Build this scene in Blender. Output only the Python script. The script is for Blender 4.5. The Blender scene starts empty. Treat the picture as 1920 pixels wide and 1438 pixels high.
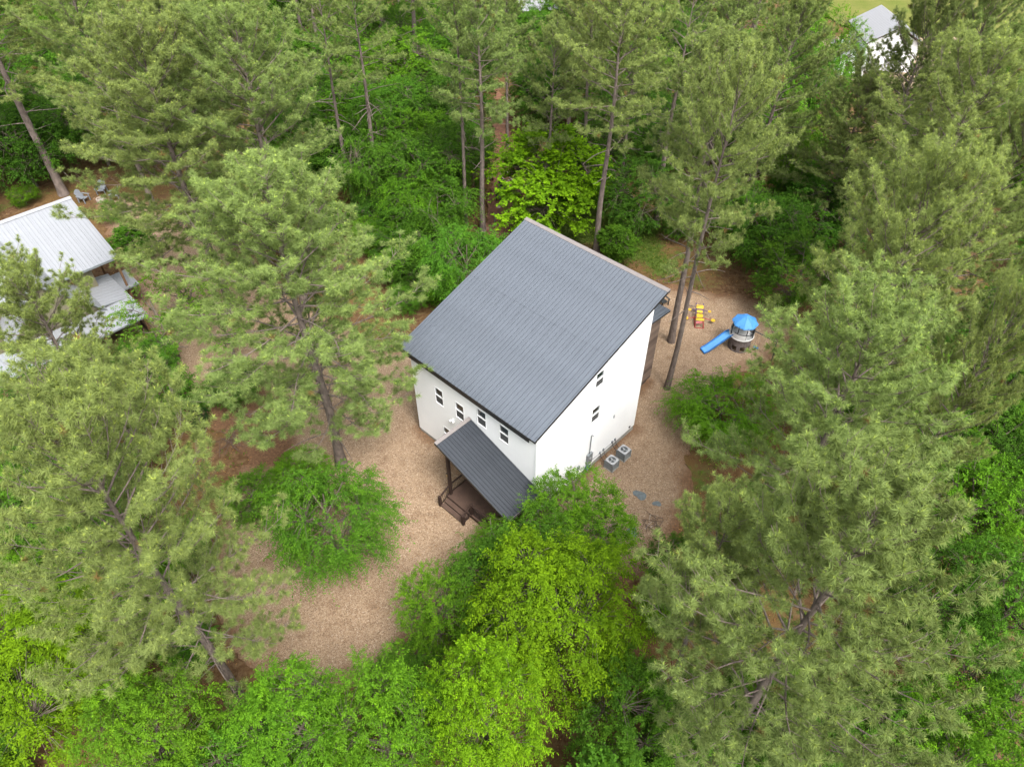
import bpy, math, random
import numpy as np

# ---------------------------------------------------------------- camera, light, exposure
scene = bpy.context.scene
COL = scene.collection
R = math.radians

cam_data = bpy.data.cameras.new('camera')
cam_data.sensor_width = 36.0
cam_data.lens = 1342.7 / 1920 * 36.0
cam_data.clip_end = 1500
cam = bpy.data.objects.new('camera', cam_data)
COL.objects.link(cam)
cam.location = (0, 0, 40.14)
cam.rotation_euler = (R(90 - 44.445), 0, 0)
scene.camera = cam

SUN_EL, SUN_AZ = 58.0, 150.0      # azimuth clockwise from +Y (north): light comes from the right, a little behind the camera
world = bpy.data.worlds.new('World')
scene.world = world
world.use_nodes = True
wn = world.node_tree
bg = wn.nodes['Background']
sky = wn.nodes.new('ShaderNodeTexSky')
sky.sky_type = 'NISHITA'
sky.sun_disc = False
sky.sun_elevation = R(SUN_EL)
sky.sun_rotation = R(SUN_AZ)
sky.air_density = 1.0
sky.dust_density = 4.0
hsv = wn.nodes.new('ShaderNodeHueSaturation')      # an overcast sky has little blue left
hsv.inputs['Saturation'].default_value = 0.22
wn.links.new(sky.outputs[0], hsv.inputs['Color'])
wn.links.new(hsv.outputs[0], bg.inputs[0])
bg.inputs[1].default_value = 0.15

sun_data = bpy.data.lights.new('sun', 'SUN')
sun_data.energy = 1.2
sun_data.angle = R(20)
sun_data.color = (1.0, 0.975, 0.94)
sun = bpy.data.objects.new('sun', sun_data)
COL.objects.link(sun)
sun.rotation_euler = (R(90 - SUN_EL), 0, R(180 - SUN_AZ))

scene.view_settings.view_transform = 'Standard'
scene.view_settings.look = 'None'
scene.view_settings.gamma = 1.0
scene.view_settings.use_curve_mapping = False
scene.view_settings.exposure = 1.85
scene.render.engine = 'CYCLES'
scene.cycles.max_bounces = 4
scene.cycles.diffuse_bounces = 2
scene.cycles.glossy_bounces = 2
scene.cycles.transmission_bounces = 2
scene.cycles.transparent_max_bounces = 4
scene.cycles.caustics_reflective = False
scene.cycles.caustics_refractive = False

rnd = random.Random(7)

# ---------------------------------------------------------------- helpers
def tag(o, label=None, cat=None, group=None, kind=None):
    if label: o['label'] = label
    if cat: o['category'] = cat
    if group: o['group'] = group
    if kind: o['kind'] = kind
    return o

def thing(name, label, cat, loc=(0, 0, 0), rz=0.0, group=None):
    o = bpy.data.objects.new(name, None)
    o.empty_display_size = 0.2
    COL.objects.link(o)
    o.location = loc
    o.rotation_euler = (0, 0, rz)
    return tag(o, label, cat, group)

class MB:
    """collects faces and links them as one mesh object"""
    def __init__(s):
        s.v = []; s.f = []
    def quad(s, *p):
        n = len(s.v); s.v += [tuple(q) for q in p]; s.f.append(tuple(range(n, n + len(p)))); return s
    def hexa(s, p):
        n = len(s.v); s.v += [tuple(q) for q in p]
        s.f += [tuple(n + i for i in f) for f in ((0, 3, 2, 1), (4, 5, 6, 7), (0, 1, 5, 4), (1, 2, 6, 5), (2, 3, 7, 6), (3, 0, 4, 7))]
        return s
    def box(s, x0, x1, y0, y1, z0, z1):
        return s.hexa([(x0, y0, z0), (x1, y0, z0), (x1, y1, z0), (x0, y1, z0), (x0, y0, z1), (x1, y0, z1), (x1, y1, z1), (x0, y1, z1)])
    def prism(s, pts, off):
        """planar polygon extruded by a vector"""
        n = len(s.v); k = len(pts)
        s.v += [tuple(p) for p in pts] + [tuple(p[i] + off[i] for i in range(3)) for p in pts]
        s.f.append(tuple(range(n + k - 1, n - 1, -1))); s.f.append(tuple(range(n + k, n + 2 * k)))
        for i in range(k):
            j = (i + 1) % k
            s.f.append((n + i, n + j, n + k + j, n + k + i))
        return s
    def tube(s, pts, rad, sides=6, cap=True):
        pts = np.asarray(pts, float); m = len(pts)
        rad = np.full(m, rad) if np.isscalar(rad) else np.asarray(rad)
        V, F = tube_np(pts, rad, sides)
        n = len(s.v); s.v += [tuple(q) for q in V]; s.f += [tuple(int(i) + n for i in f) for f in F]
        if cap:
            s.f.append(tuple(n + i for i in range(sides - 1, -1, -1))); s.f.append(tuple(n + (m - 1) * sides + i for i in range(sides)))
        return s
    def bar(s, a, b, w, h=None):
        """square bar from a to b"""
        a = np.array(a, float); b = np.array(b, float); h = h or w
        t = (b - a) / np.linalg.norm(b - a)
        ref = np.array([0, 0, 1.0]) if abs(t[2]) < 0.95 else np.array([1.0, 0, 0])
        x = np.cross(t, ref); x /= np.linalg.norm(x); y = np.cross(x, t)
        c = [x * sx * w / 2 + y * sy * h / 2 for sx, sy in ((-1, -1), (1, -1), (1, 1), (-1, 1))]
        return s.hexa([a + q for q in c] + [b + q for q in c])
    def cyl(s, cx, cy, z0, z1, r0, r1=None, n=16):
        return s.tube([(cx, cy, z0), (cx, cy, z1)], [r0, r0 if r1 is None else r1], n)
    def mesh(s, name, mat):
        me = bpy.data.meshes.new(name)
        me.from_pydata(s.v, [], s.f)
        me.materials.append(mat)
        me.update()
        return me
    def build(s, name, mat, parent=None, smooth=False, bevel=0.0):
        o = bpy.data.objects.new(name, s.mesh(name, mat))
        COL.objects.link(o)
        o.parent = parent
        if smooth:
            o.data.polygons.foreach_set('use_smooth', [True] * len(o.data.polygons))
        if bevel:
            b = o.modifiers.new('bevel', 'BEVEL'); b.width = bevel; b.segments = 2; b.limit_method = 'ANGLE'
        return o

def tube_np(pts, rad, sides):
    t = np.gradient(pts, axis=0)
    t /= np.maximum(np.linalg.norm(t, axis=1, keepdims=True), 1e-9)
    m = np.abs(t.mean(0))
    ref = np.eye(3)[int(np.argmin(m))]
    x = np.cross(t, ref); x /= np.maximum(np.linalg.norm(x, axis=1, keepdims=True), 1e-9)
    y = np.cross(t, x)
    a = np.arange(sides) * 2 * math.pi / sides
    V = pts[:, None, :] + rad[:, None, None] * (np.cos(a)[None, :, None] * x[:, None, :] + np.sin(a)[None, :, None] * y[:, None, :])
    i = np.arange(len(pts) - 1)[:, None] * sides; j = np.arange(sides)[None, :]; k = (j + 1) % sides
    F = np.stack([i + j, i + k, i + k + sides, i + j + sides], -1).reshape(-1, 4)
    return V.reshape(-1, 3), F

def np_mesh(name, V, F, mat, tint=None):
    """mesh from arrays; F is (m,k) with one k for all faces"""
    V = np.asarray(V, np.float32); F = np.asarray(F, np.int32)
    me = bpy.data.meshes.new(name)
    m, k = F.shape
    me.vertices.add(len(V)); me.vertices.foreach_set('co', V.ravel())
    me.loops.add(m * k); me.loops.foreach_set('vertex_index', F.ravel())
    me.polygons.add(m); me.polygons.foreach_set('loop_start', np.arange(0, m * k, k, dtype=np.int32))
    if tint is not None:
        at = me.attributes.new('tint', 'FLOAT', 'POINT'); at.data.foreach_set('value', np.asarray(tint, np.float32))
    me.materials.append(mat)
    me.update(calc_edges=True)
    return me

def link(name, me, parent=None):
    o = bpy.data.objects.new(name, me); COL.objects.link(o); o.parent = parent; return o

# ---------------------------------------------------------------- materials
MATS = {}
class N:
    """small node-tree helper"""
    def __init__(s, name):
        s.m = bpy.data.materials.new(name); s.m.use_nodes = True; s.t = s.m.node_tree
        s.b = s.t.nodes['Principled BSDF']; s.out = s.t.nodes['Material Output']; MATS[name] = s.m
    def n(s, typ, **kw):
        x = s.t.nodes.new('ShaderNode' + typ)
        for k, v in kw.items():
            if k in x.inputs: x.inputs[k].default_value = v
            else: setattr(x, k, v)
        return x
    def l(s, a, b): s.t.links.new(a, b)
    def coords(s, scale=(1, 1, 1), kind='Object'):
        tc = s.n('TexCoord'); mp = s.n('Mapping'); mp.inputs['Scale'].default_value = scale
        s.l(tc.outputs[kind], mp.inputs[0]); return mp.outputs[0]
    def noise(s, vec, scale, detail=4, rough=0.6):
        x = s.n('TexNoise'); x.inputs['Scale'].default_value = scale; x.inputs['Detail'].default_value = detail; x.inputs['Roughness'].default_value = rough
        if vec: s.l(vec, x.inputs['Vector'])
        return x.outputs['Fac']
    def ramp(s, fac, stops):
        x = s.n('ValToRGB'); e = x.color_ramp.elements
        while len(e) < len(stops): e.new(0.5)
        for el, (p, c) in zip(e, stops):
            el.position = p; el.color = (*c, 1) if len(c) == 3 else c
        s.l(fac, x.inputs[0]); return x.outputs[0]
    def mix(s, fac, a, b, mode='MIX'):
        x = s.n('Mix', data_type='RGBA', blend_type=mode)
        for v, i in ((fac, 0), (a, 6), (b, 7)):
            if isinstance(v, (int, float)): x.inputs[i].default_value = v
            elif isinstance(v, tuple): x.inputs[i].default_value = (*v, 1) if len(v) == 3 else v
            else: s.l(v, x.inputs[i])
        return x.outputs[2]
    def bump(s, h, strength, dist=0.02):
        x = s.n('Bump'); x.inputs['Strength'].default_value = strength; x.inputs['Distance'].default_value = dist
        s.l(h, x.inputs['Height']); s.l(x.outputs[0], s.b.inputs['Normal'])
    def col(s, c):
        if isinstance(c, tuple): s.b.inputs['Base Color'].default_value = (*c, 1)
        else: s.l(c, s.b.inputs['Base Color'])
    def p(s, rough=0.6, metal=0.0, spec=0.5):
        s.b.inputs['Roughness'].default_value = rough; s.b.inputs['Metallic'].default_value = metal
        s.b.inputs['Specular IOR Level'].default_value = spec

def simple(name, c, rough=0.6, metal=0.0, spec=0.5, vary=0.12, scale=3.0, bump=0.0):
    m = N(name); v = m.coords()
    f = m.noise(v, scale, 5)
    d = tuple(x * (1 - vary) for x in c); u = tuple(min(1, x * (1 + vary)) for x in c)
    m.col(m.ramp(f, [(0.3, d), (0.7, u)])); m.p(rough, metal, spec)
    if bump: m.bump(m.noise(v, scale * 6, 3), bump, 0.01)
    return m.m

def wood(name, c, rough=0.75, vary=0.35):
    m = N(name); v = m.coords((1, 1, 1))
    f = m.noise(v, 1.3, 3); g = m.noise(m.coords((14, 14, 1.5)), 2.2, 5)
    a = m.ramp(g, [(0.3, tuple(x * (1 - vary) for x in c)), (0.7, tuple(x * (1 + vary) for x in c))])
    m.col(m.mix(m.ramp(f, [(0.35, (0, 0, 0)), (0.75, (1, 1, 1))]), a, tuple(x * 0.7 for x in c))); m.p(rough, 0, 0.3)
    m.bump(g, 0.3, 0.006)
    return m.m

def metal_roof(name, c, rough, metal, spec, dirt=0.25):
    m = N(name); v = m.coords()
    f = m.noise(v, 0.35, 5); g = m.noise(m.coords((1.1, 0.2, 0.3)), 1.2, 3)
    a = m.mix(m.ramp(f, [(0.3, (0, 0, 0)), (0.75, (1, 1, 1))]), tuple(x * (1 - dirt * .6) for x in c), tuple(x * (1 + dirt * .5) for x in c))
    m.col(m.mix(m.ramp(g, [(0.45, (0, 0, 0)), (0.8, (0.25, 0.25, 0.25))]), a, tuple(x * (1 + dirt) + .01 for x in c)))
    m.p(rough, metal, spec)
    rr = m.n('MapRange'); rr.inputs[3].default_value = rough - .06; rr.inputs[4].default_value = rough + .08
    m.l(f, rr.inputs[0]); m.l(rr.outputs[0], m.b.inputs['Roughness'])
    m.bump(m.noise(v, .9, 1), 0.06, 0.02)
    return m.m

def siding(name, c, pitch, strength, stain=0.05, rough=0.6):
    m = N(name); v = m.coords()
    sx = m.n('SeparateXYZ'); m.l(v, sx.inputs[0])
    mu = m.n('Math', operation='DIVIDE'); mu.inputs[1].default_value = pitch; m.l(sx.outputs[2], mu.inputs[0])
    fr = m.n('Math', operation='FRACT'); m.l(mu.outputs[0], fr.inputs[0])
    inv = m.n('Math', operation='SUBTRACT'); inv.inputs[0].default_value = 1.0; m.l(fr.outputs[0], inv.inputs[1])
    m.bump(inv.outputs[0], strength, 0.012)
    f = m.noise(v, 0.7, 6); g = m.noise(m.coords((6, 6, .6)), 1.2, 4)
    a = m.ramp(f, [(0.3, tuple(x * (1 - stain) for x in c)), (0.7, c)])
    m.col(m.mix(m.ramp(g, [(0.5, (0, 0, 0)), (0.9, (.5, .5, .5))]), a, tuple(x * (1 - stain * 2) for x in c))); m.p(rough, 0, 0.35)
    return m.m

def foliage(name, stops, transl=0.35, rough=0.55, spec=0.25):
    """leaf material: object colour times a ramp over the per-leaf 'tint' (young tips are paler, dead ones brown)"""
    m = N(name)
    at = m.n('Attribute', attribute_name='tint')
    oi = m.n('ObjectInfo')
    rp = m.ramp(at.outputs['Fac'], stops)
    a = m.mix(1.0, oi.outputs['Color'], rp, 'MULTIPLY')
    sc = m.n('VectorMath', operation='SCALE'); sc.inputs['Scale'].default_value = 2.0
    m.l(a, sc.inputs[0])
    hs = m.n('HueSaturation'); m.l(sc.outputs[0], hs.inputs['Color'])
    mr = m.n('MapRange'); mr.inputs[3].default_value = 0.92; mr.inputs[4].default_value = 1.1
    m.l(oi.outputs['Random'], mr.inputs[0]); m.l(mr.outputs[0], hs.inputs['Value'])
    mr2 = m.n('MapRange'); mr2.inputs[3].default_value = 0.496; mr2.inputs[4].default_value = 0.505
    m.l(oi.outputs['Random'], mr2.inputs[0]); m.l(mr2.outputs[0], hs.inputs['Hue'])
    m.col(hs.outputs[0]); m.p(rough, 0, spec)
    tr = m.n('BsdfTranslucent'); m.l(hs.outputs[0], tr.inputs['Color'])
    mx = m.n('MixShader'); mx.inputs[0].default_value = transl
    m.l(m.b.outputs[0], mx.inputs[1]); m.l(tr.outputs[0], mx.inputs[2]); m.l(mx.outputs[0], m.out.inputs['Surface'])
    return m.m

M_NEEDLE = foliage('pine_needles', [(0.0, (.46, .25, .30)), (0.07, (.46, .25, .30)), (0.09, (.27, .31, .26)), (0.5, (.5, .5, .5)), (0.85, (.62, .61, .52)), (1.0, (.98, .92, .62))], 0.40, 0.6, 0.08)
M_LEAF = foliage('leaves', [(0.0, (.17, .23, .26)), (0.5, (.5, .5, .5)), (1.0, (.76, .72, .40))], 0.42, 0.65, 0.05)

def bark(name, c):
    m = N(name); v = m.coords((1, 1, .22))
    vo = m.n('TexVoronoi'); vo.inputs['Scale'].default_value = 14; m.l(v, vo.inputs['Vector'])
    f = m.noise(m.coords((1, 1, .4)), 5, 5)
    a = m.ramp(f, [(0.3, tuple(x * .6 for x in c)), (0.7, tuple(x * 1.35 for x in c))])
    m.col(m.mix(m.ramp(vo.outputs['Distance'], [(0.05, (1, 1, 1)), (0.3, (0, 0, 0))]), a, tuple(x * .9 for x in c)))
    m.bump(vo.outputs['Distance'], .7, .03); m.p(.9, 0, .15)
    return m.m
M_PBARK = bark('pine_bark', (0.145, 0.115, 0.098))
M_BARK = bark('tree_bark', (0.12, 0.0975, 0.075))

def ground_mat():
    m = N('forest_floor'); v = m.coords()
    f1 = m.noise(v, .22, 6, .65); f2 = m.noise(v, 2.3, 6, .7); f3 = m.noise(v, 14, 3, .7)
    at = m.n('Attribute', attribute_name='tint')
    lit = m.ramp(f2, [(.25, (0.0288, 0.0144, 0.00864)), (.45, (0.0756, 0.04032, 0.02016)), (.6, (0.1296, 0.0792, 0.04176)), (.78, (0.1944, 0.1368, 0.0828))])
    lit = m.mix(m.ramp(f1, [(.4, (0, 0, 0)), (.62, (.8, .8, .8))]), lit, m.ramp(f3, [(.3, (0.072, 0.0396, 0.01584)), (.7, (0.144, 0.09, 0.0324))]))
    grs = m.ramp(f3, [(.25, (0.0252, 0.0396, 0.0072)), (.55, (0.0576, 0.0864, 0.0144)), (.8, (0.1224, 0.1296, 0.0324))])
    ad = m.n('Math', operation='MULTIPLY_ADD'); ad.inputs[1].default_value = 1.0
    m.l(at.outputs['Fac'], ad.inputs[0])
    sb = m.n('Math', operation='SUBTRACT'); sb.inputs[1].default_value = .5; m.l(f2, sb.inputs[0]); m.l(sb.outputs[0], ad.inputs[2])
    m.col(m.mix(m.ramp(ad.outputs[0], [(.35, (0, 0, 0)), (.6, (1, 1, 1))]), lit, grs))
    m.p(.95, 0, .1); m.bump(f2, .8, .08)
    return m.m
M_GROUND = ground_mat()

def gravel_mat():
    m = N('pea_gravel'); v = m.coords()
    def vor(scale):
        x = m.n('TexVoronoi'); x.inputs['Scale'].default_value = scale; m.l(v, x.inputs['Vector']); return x
    a, b = vor(19), vor(41)
    sa = m.n('SeparateColor'); m.l(a.outputs['Color'], sa.inputs[0]); sb = m.n('SeparateColor'); m.l(b.outputs['Color'], sb.inputs[0])
    stops = [(0, (0.07998, 0.05134, 0.0307)), (.25, (0.1552, 0.1008, 0.0614)), (.5, (0.2306, 0.154, 0.09391)), (.75, (0.3152, 0.22, 0.1409)), (.93, (0.4046, 0.3071, 0.2122)), (1, (0.4987, 0.4217, 0.3341))]
    c = m.mix(.5, m.ramp(sa.outputs[0], stops), m.ramp(sb.outputs[0], stops))
    f1 = m.noise(v, .16, 6, .62); f2 = m.noise(v, .8, 6, .7); f3 = m.noise(v, 5, 4, .7)
    # damp earth and pine straw showing through in patches
    c = m.mix(m.ramp(f2, [(.52, (0, 0, 0)), (.72, (.55, .55, .55))]), c, m.ramp(f3, [(.3, (0.06398, 0.03373, 0.01734)), (.7, (0.143, 0.07701, 0.03612))]))
    c = m.mix(m.ramp(f1, [(.35, (0, 0, 0)), (.7, (.28, .28, .28))]), c, (0.1279, 0.08068, 0.05202))
    at = m.n('Attribute', attribute_name='tint')
    c = m.mix(at.outputs['Fac'], c, m.ramp(f3, [(.3, (0.06398, 0.033, 0.01734)), (.55, (0.1279, 0.06601, 0.03251)), (.75, (0.1882, 0.1173, 0.06502))]))
    m.col(c); m.p(.9, 0, .2)
    m.bump(a.outputs['Distance'], .8, .03)
    return m.m
M_GRAVEL = gravel_mat()

M_WALL = siding('white_siding', (.80, .80, .80), .2, .5, .05)
M_TRIM = simple('white_trim', (.80, .80, .80), .5, vary=.02)
M_ROOF = metal_roof('slate_grey_metal', (0.100, 0.113, 0.133), .40, .25, .55)
M_ROOFP = metal_roof('charcoal_metal', (0.026, 0.030, 0.037), .42, .1, .35)
M_ROOF2 = metal_roof('silver_metal', (0.27, 0.278, 0.293), .42, .35, .5, .12)
M_ROOF3 = metal_roof('pale_metal', (0.27, 0.27, 0.2775), .45, .3, .5, .1)
M_BLACK = simple('black_trim', (0.01364, 0.01302, 0.01302), .45, vary=.2)
M_CAP = simple('ridge_cap_metal', (0.186, 0.1643, 0.155), .45, .2, vary=.08)
M_CAP2 = simple('pale_cap_metal', (0.31, 0.3162, 0.3348), .42, .3, vary=.05)
M_GLASS = simple('window_glass', (.015, .022, .022), .06, 0, .9, vary=.3, scale=1.5)
M_SCREEN = simple('insect_screen', (0.0527, 0.0527, 0.0527), .7, vary=.15)
M_CONC = simple('concrete', (0.255, 0.2475, 0.225), .9, vary=.25, scale=2.5, bump=.2)
M_DECK = wood('stained_deck_wood', (0.0837, 0.05084, 0.0372))
M_POST = wood('dark_stained_wood', (0.0372, 0.02046, 0.01488))
M_WEATHER = siding('weathered_boards', (0.21, 0.152, 0.118), .19, .9, .25, .85)
def board_tones(mat, pitch):
    t = mat.node_tree; b = t.nodes['Principled BSDF']; src = b.inputs['Base Color'].links[0].from_socket
    tc = t.nodes.new('ShaderNodeTexCoord'); sx = t.nodes.new('ShaderNodeSeparateXYZ'); t.links.new(tc.outputs['Object'], sx.inputs[0])
    d = t.nodes.new('ShaderNodeMath'); d.operation = 'DIVIDE'; d.inputs[1].default_value = pitch; t.links.new(sx.outputs[2], d.inputs[0])
    f = t.nodes.new('ShaderNodeMath'); f.operation = 'FLOOR'; t.links.new(d.outputs[0], f.inputs[0])
    w = t.nodes.new('ShaderNodeTexWhiteNoise'); w.noise_dimensions = '1D'; t.links.new(f.outputs[0], w.inputs['W'])
    r = t.nodes.new('ShaderNodeValToRGB'); r.color_ramp.elements[0].color = (.45, .42, .42, 1); r.color_ramp.elements[1].color = (1, .97, .95, 1); t.links.new(w.outputs['Value'], r.inputs[0])
    m = t.nodes.new('ShaderNodeMix'); m.data_type = 'RGBA'; m.blend_type = 'MULTIPLY'; m.inputs[0].default_value = 1
    t.links.new(src, m.inputs[6]); t.links.new(r.outputs[0], m.inputs[7]); t.links.new(m.outputs[2], b.inputs['Base Color'])
board_tones(M_WEATHER, .38)
M_DARK = simple('dark_skirting', (0.031, 0.02294, 0.0186), .9)  # one even dark brown, also used for the cabin door
M_OLIVE = siding('olive_siding', (0.155, 0.1395, 0.0899), .2, .3, .06)
M_CEDAR = wood('cedar_wood', (0.1674, 0.0961, 0.0496))
M_GREYM = simple('grey_painted_metal', (0.186, 0.2046, 0.2108), .5, .2, vary=.12)
M_LGREY = simple('light_grey_metal', (0.31, 0.3162, 0.3224), .45, .2, vary=.08)
M_DGREY = simple('dark_grille', (0.0341, 0.0372, 0.03906), .6, .3, vary=.2)
M_BLUE = simple('blue_plastic', (0.0217, 0.1364, 0.3844), .35, vary=.12)
M_BLUE2 = simple('light_blue_plastic', (0.050, 0.215, 0.50), .65, vary=.1)
M_BLUE3 = simple('pale_blue_plastic', (0.0992, 0.2852, 0.5332), .3, vary=.1)
M_WPLAST = simple('white_plastic', (0.576, 0.568, 0.552), .4, vary=.06)
M_STONEP = simple('stone_look_plastic', (0.124, 0.1023, 0.0961), .7, vary=.35, scale=9, bump=.4)
M_YELLOW = simple('yellow_plastic', (0.496, 0.31, 0.0186), .4, vary=.1)
M_RED = simple('red_steel', (0.248, 0.0155, 0.0186), .4, vary=.15)
M_PURPLE = simple('purple_steel', (0.0527, 0.031, 0.1054), .4, vary=.15)
M_RUST = simple('rusty_iron', (0.0465, 0.0217, 0.01364), .8, vary=.4, scale=12)
M_SLATE = simple('blue_grey_stone', (0.093, 0.1116, 0.1178), .8, vary=.3, scale=5, bump=.3)
M_ROCK = simple('pale_rock', (0.31, 0.2542, 0.2046), .9, vary=.25, scale=4, bump=.4)
M_TWIG = simple('dead_wood', (0.0992, 0.0651, 0.0465), .9, vary=.4, scale=9)
M_PALEW = simple('peeled_wood', (0.341, 0.2914, 0.248), .8, vary=.2)
M_CHAIR = simple('grey_resin', (0.1674, 0.1798, 0.1984), .6, vary=.1)
M_BCHAIR = simple('dark_resin', (0.01364, 0.0124, 0.01612), .5, vary=.2)
M_BROWN = wood('dark_brown_cabin_wood', (0.0341, 0.01612, 0.01116))
M_AMBER = simple('amber_glass', (0.341, 0.186, 0.0248), .3, vary=.2)
M_HOSE = simple('blue_hose', (0.0124, 0.062, 0.1984), .45, vary=.15)

def lawn_mat():
    m = N('lawn_grass'); v = m.coords(); f = m.noise(v, .25, 6); g = m.noise(v, 6, 4)
    m.col(m.mix(.4, m.ramp(f, [(.35, (0.0784, 0.098, 0.0147)), (.7, (0.147, 0.1323, 0.0392))]), m.ramp(g, [(.3, (0.049, 0.0686, 0.0098)), (.7, (0.1323, 0.1421, 0.0343))]))); m.p(.95, 0, .1); m.bump(g, .5, .05)
    return m.m
M_LAWN = lawn_mat()
M_SAND = simple('sandy_soil', (0.31, 0.2232, 0.1488), .95, vary=.2, scale=.8, bump=.2)
M_REDSOIL = simple('red_clay_path', (0.1364, 0.062, 0.0341), .95, vary=.4, scale=1.6, bump=.4)

# ---------------------------------------------------------------- ground
GRAVEL = [(-10.61, 16.05), (-13.77, 16.94), (-16.3, 18.48), (-18.98, 22.18), (-19.58, 26.39), (-19.52, 31.22), (-19.0, 33.16), (-20.6, 35.2), (-23.0, 36.27), (-24.4, 38.8), (-26.2, 40.6), (-29.6, 40.2), (-34.13, 41.2), (-34.52, 46.05), (-34.48, 51.95), (-42.53, 64.51), (-45.89, 69.88), (-42.26, 71.02), (-35.5, 66.59), (-25.56, 58.73), (-16.09, 49.65), (-10.81, 45.37), (-7.27, 46.05), (-4.91, 49.0), (3.0, 52.65), (8.27, 55.83), (14.39, 53.97), (17.71, 53.15), (22.34, 51.95), (25.3, 50.4), (24.93, 47.45), (21.12, 43.38), (17.49, 40.87), (14.88, 36.27), (12.64, 32.67), (12.43, 29.39), (10.49, 26.39), (9.44, 24.03), (7.33, 23.28), (3.35, 23.65), (0.0, 22.54), (-2.6, 21.83), (-5.06, 20.11), (-6.15, 18.48), (-7.74, 16.64)]
TRAIL = [(-2.95, 61.54), (1.34, 61.54), (0.57, 68.76), (1.5, 73.37), (0.0, 78.4), (-0.33, 85.34), (-1.06, 93.15), (-1.88, 102.01), (-2.63, 102.01), (-2.25, 93.15), (-2.32, 85.34), (-2.19, 78.4), (-2.35, 71.02)]
REDDIRT = [(-25.67, 38.5), (-23.39, 42.1), (-18.49, 39.67), (-15.75, 34.68), (-16.74, 32.18), (-20.16, 32.18), (-23.46, 34.17)]
GRASS = [(-5.83, 50.95), (-2.11, 57.65), (1.38, 60.51), (7.58, 60.51), (15.09, 55.22), (14.91, 64.51), (12.12, 74.59), (-1.66, 66.51), (-5.31, 60.58), (-8.05, 55.22)]
CLEAR_EXTRA = [(-54, 62), (-40, 74), (-30, 66), (-24, 56), (-30, 36), (-44, 34), (-56, 46)]      # the neighbour's plot

def inside(x, y, poly):
    """vectorised point in polygon"""
    x = np.asarray(x, float); y = np.asarray(y, float); c = np.zeros(x.shape, bool)
    n = len(poly)
    for i in range(n):
        x0, y0 = poly[i]; x1, y1 = poly[(i + 1) % n]
        hit = ((y0 > y) != (y1 > y)) & (x < (x1 - x0) * (y - y0) / (y1 - y0 + 1e-12) + x0)
        c ^= hit
    return c

def edge_dist(x, y, poly):
    x = np.asarray(x, float); y = np.asarray(y, float); d = np.full(x.shape, 1e9)
    n = len(poly)
    for i in range(n):
        a = np.array(poly[i]); b = np.array(poly[(i + 1) % n]); ab = b - a
        t = np.clip(((x - a[0]) * ab[0] + (y - a[1]) * ab[1]) / (ab @ ab), 0, 1)
        d = np.minimum(d, np.hypot(x - a[0] - t * ab[0], y - a[1] - t * ab[1]))
    return d

def signed(x, y, poly):
    return np.where(inside(x, y, poly), 1, -1) * edge_dist(x, y, poly)

def wob(x, y):
    return np.sin(x * .9 + 1.3 * np.sin(y * .7)) * .5 + np.sin(y * 1.7 + 2 * np.sin(x * 1.1)) * .3 + np.sin(x * 3.7 + y * 2.9) * .2

def ground_sheet():
    nx, ny = 200, 190
    xs = np.concatenate([[-420, -250, -160], np.linspace(-105, 105, nx), [160, 250, 420]])
    ys = np.concatenate([[-200, -60, -20], np.linspace(0, 165, ny), [220, 320, 520]])
    X, Y = np.meshgrid(xs, ys)
    x, y = X.ravel(), Y.ravel()
    dg = signed(x, y, GRAVEL)
    far = np.clip((-dg - 1.5) / 6, 0, 1)
    z = far * wob(x * .35, y * .35) * .12 - .012
    gr = np.clip(.5 + signed(x, y, GRASS) / 3 + wob(x, y) * .3, 0, 1) * .9
    side = np.exp(-((dg + 2.0) / 2.2) ** 2) * (.25 + .35 * wob(x * 1.3, y * 1.3))      # grass creeping along the gravel's edge
    nb = np.clip(.35 + signed(x, y, CLEAR_EXTRA) / 4, 0, .4) + .15 * wob(x, y)
    tint = np.clip(np.maximum(gr, np.maximum(side, .25 + .3 * wob(x * .6, y * .6))), 0, 1)
    tint = np.where(signed(x, y, REDDIRT) > -.5, tint * .2, tint)
    V = np.stack([x, y, z], 1)
    W, Hh = len(xs), len(ys)
    i = np.arange(W - 1)[None, :] + np.arange(Hh - 1)[:, None] * W
    F = np.stack([i, i + 1, i + 1 + W, i + W], -1).reshape(-1, 4)
    o = link('ground', np_mesh('ground', V, F, M_GROUND, tint)); tag(o, kind='structure')
ground_sheet()

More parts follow.
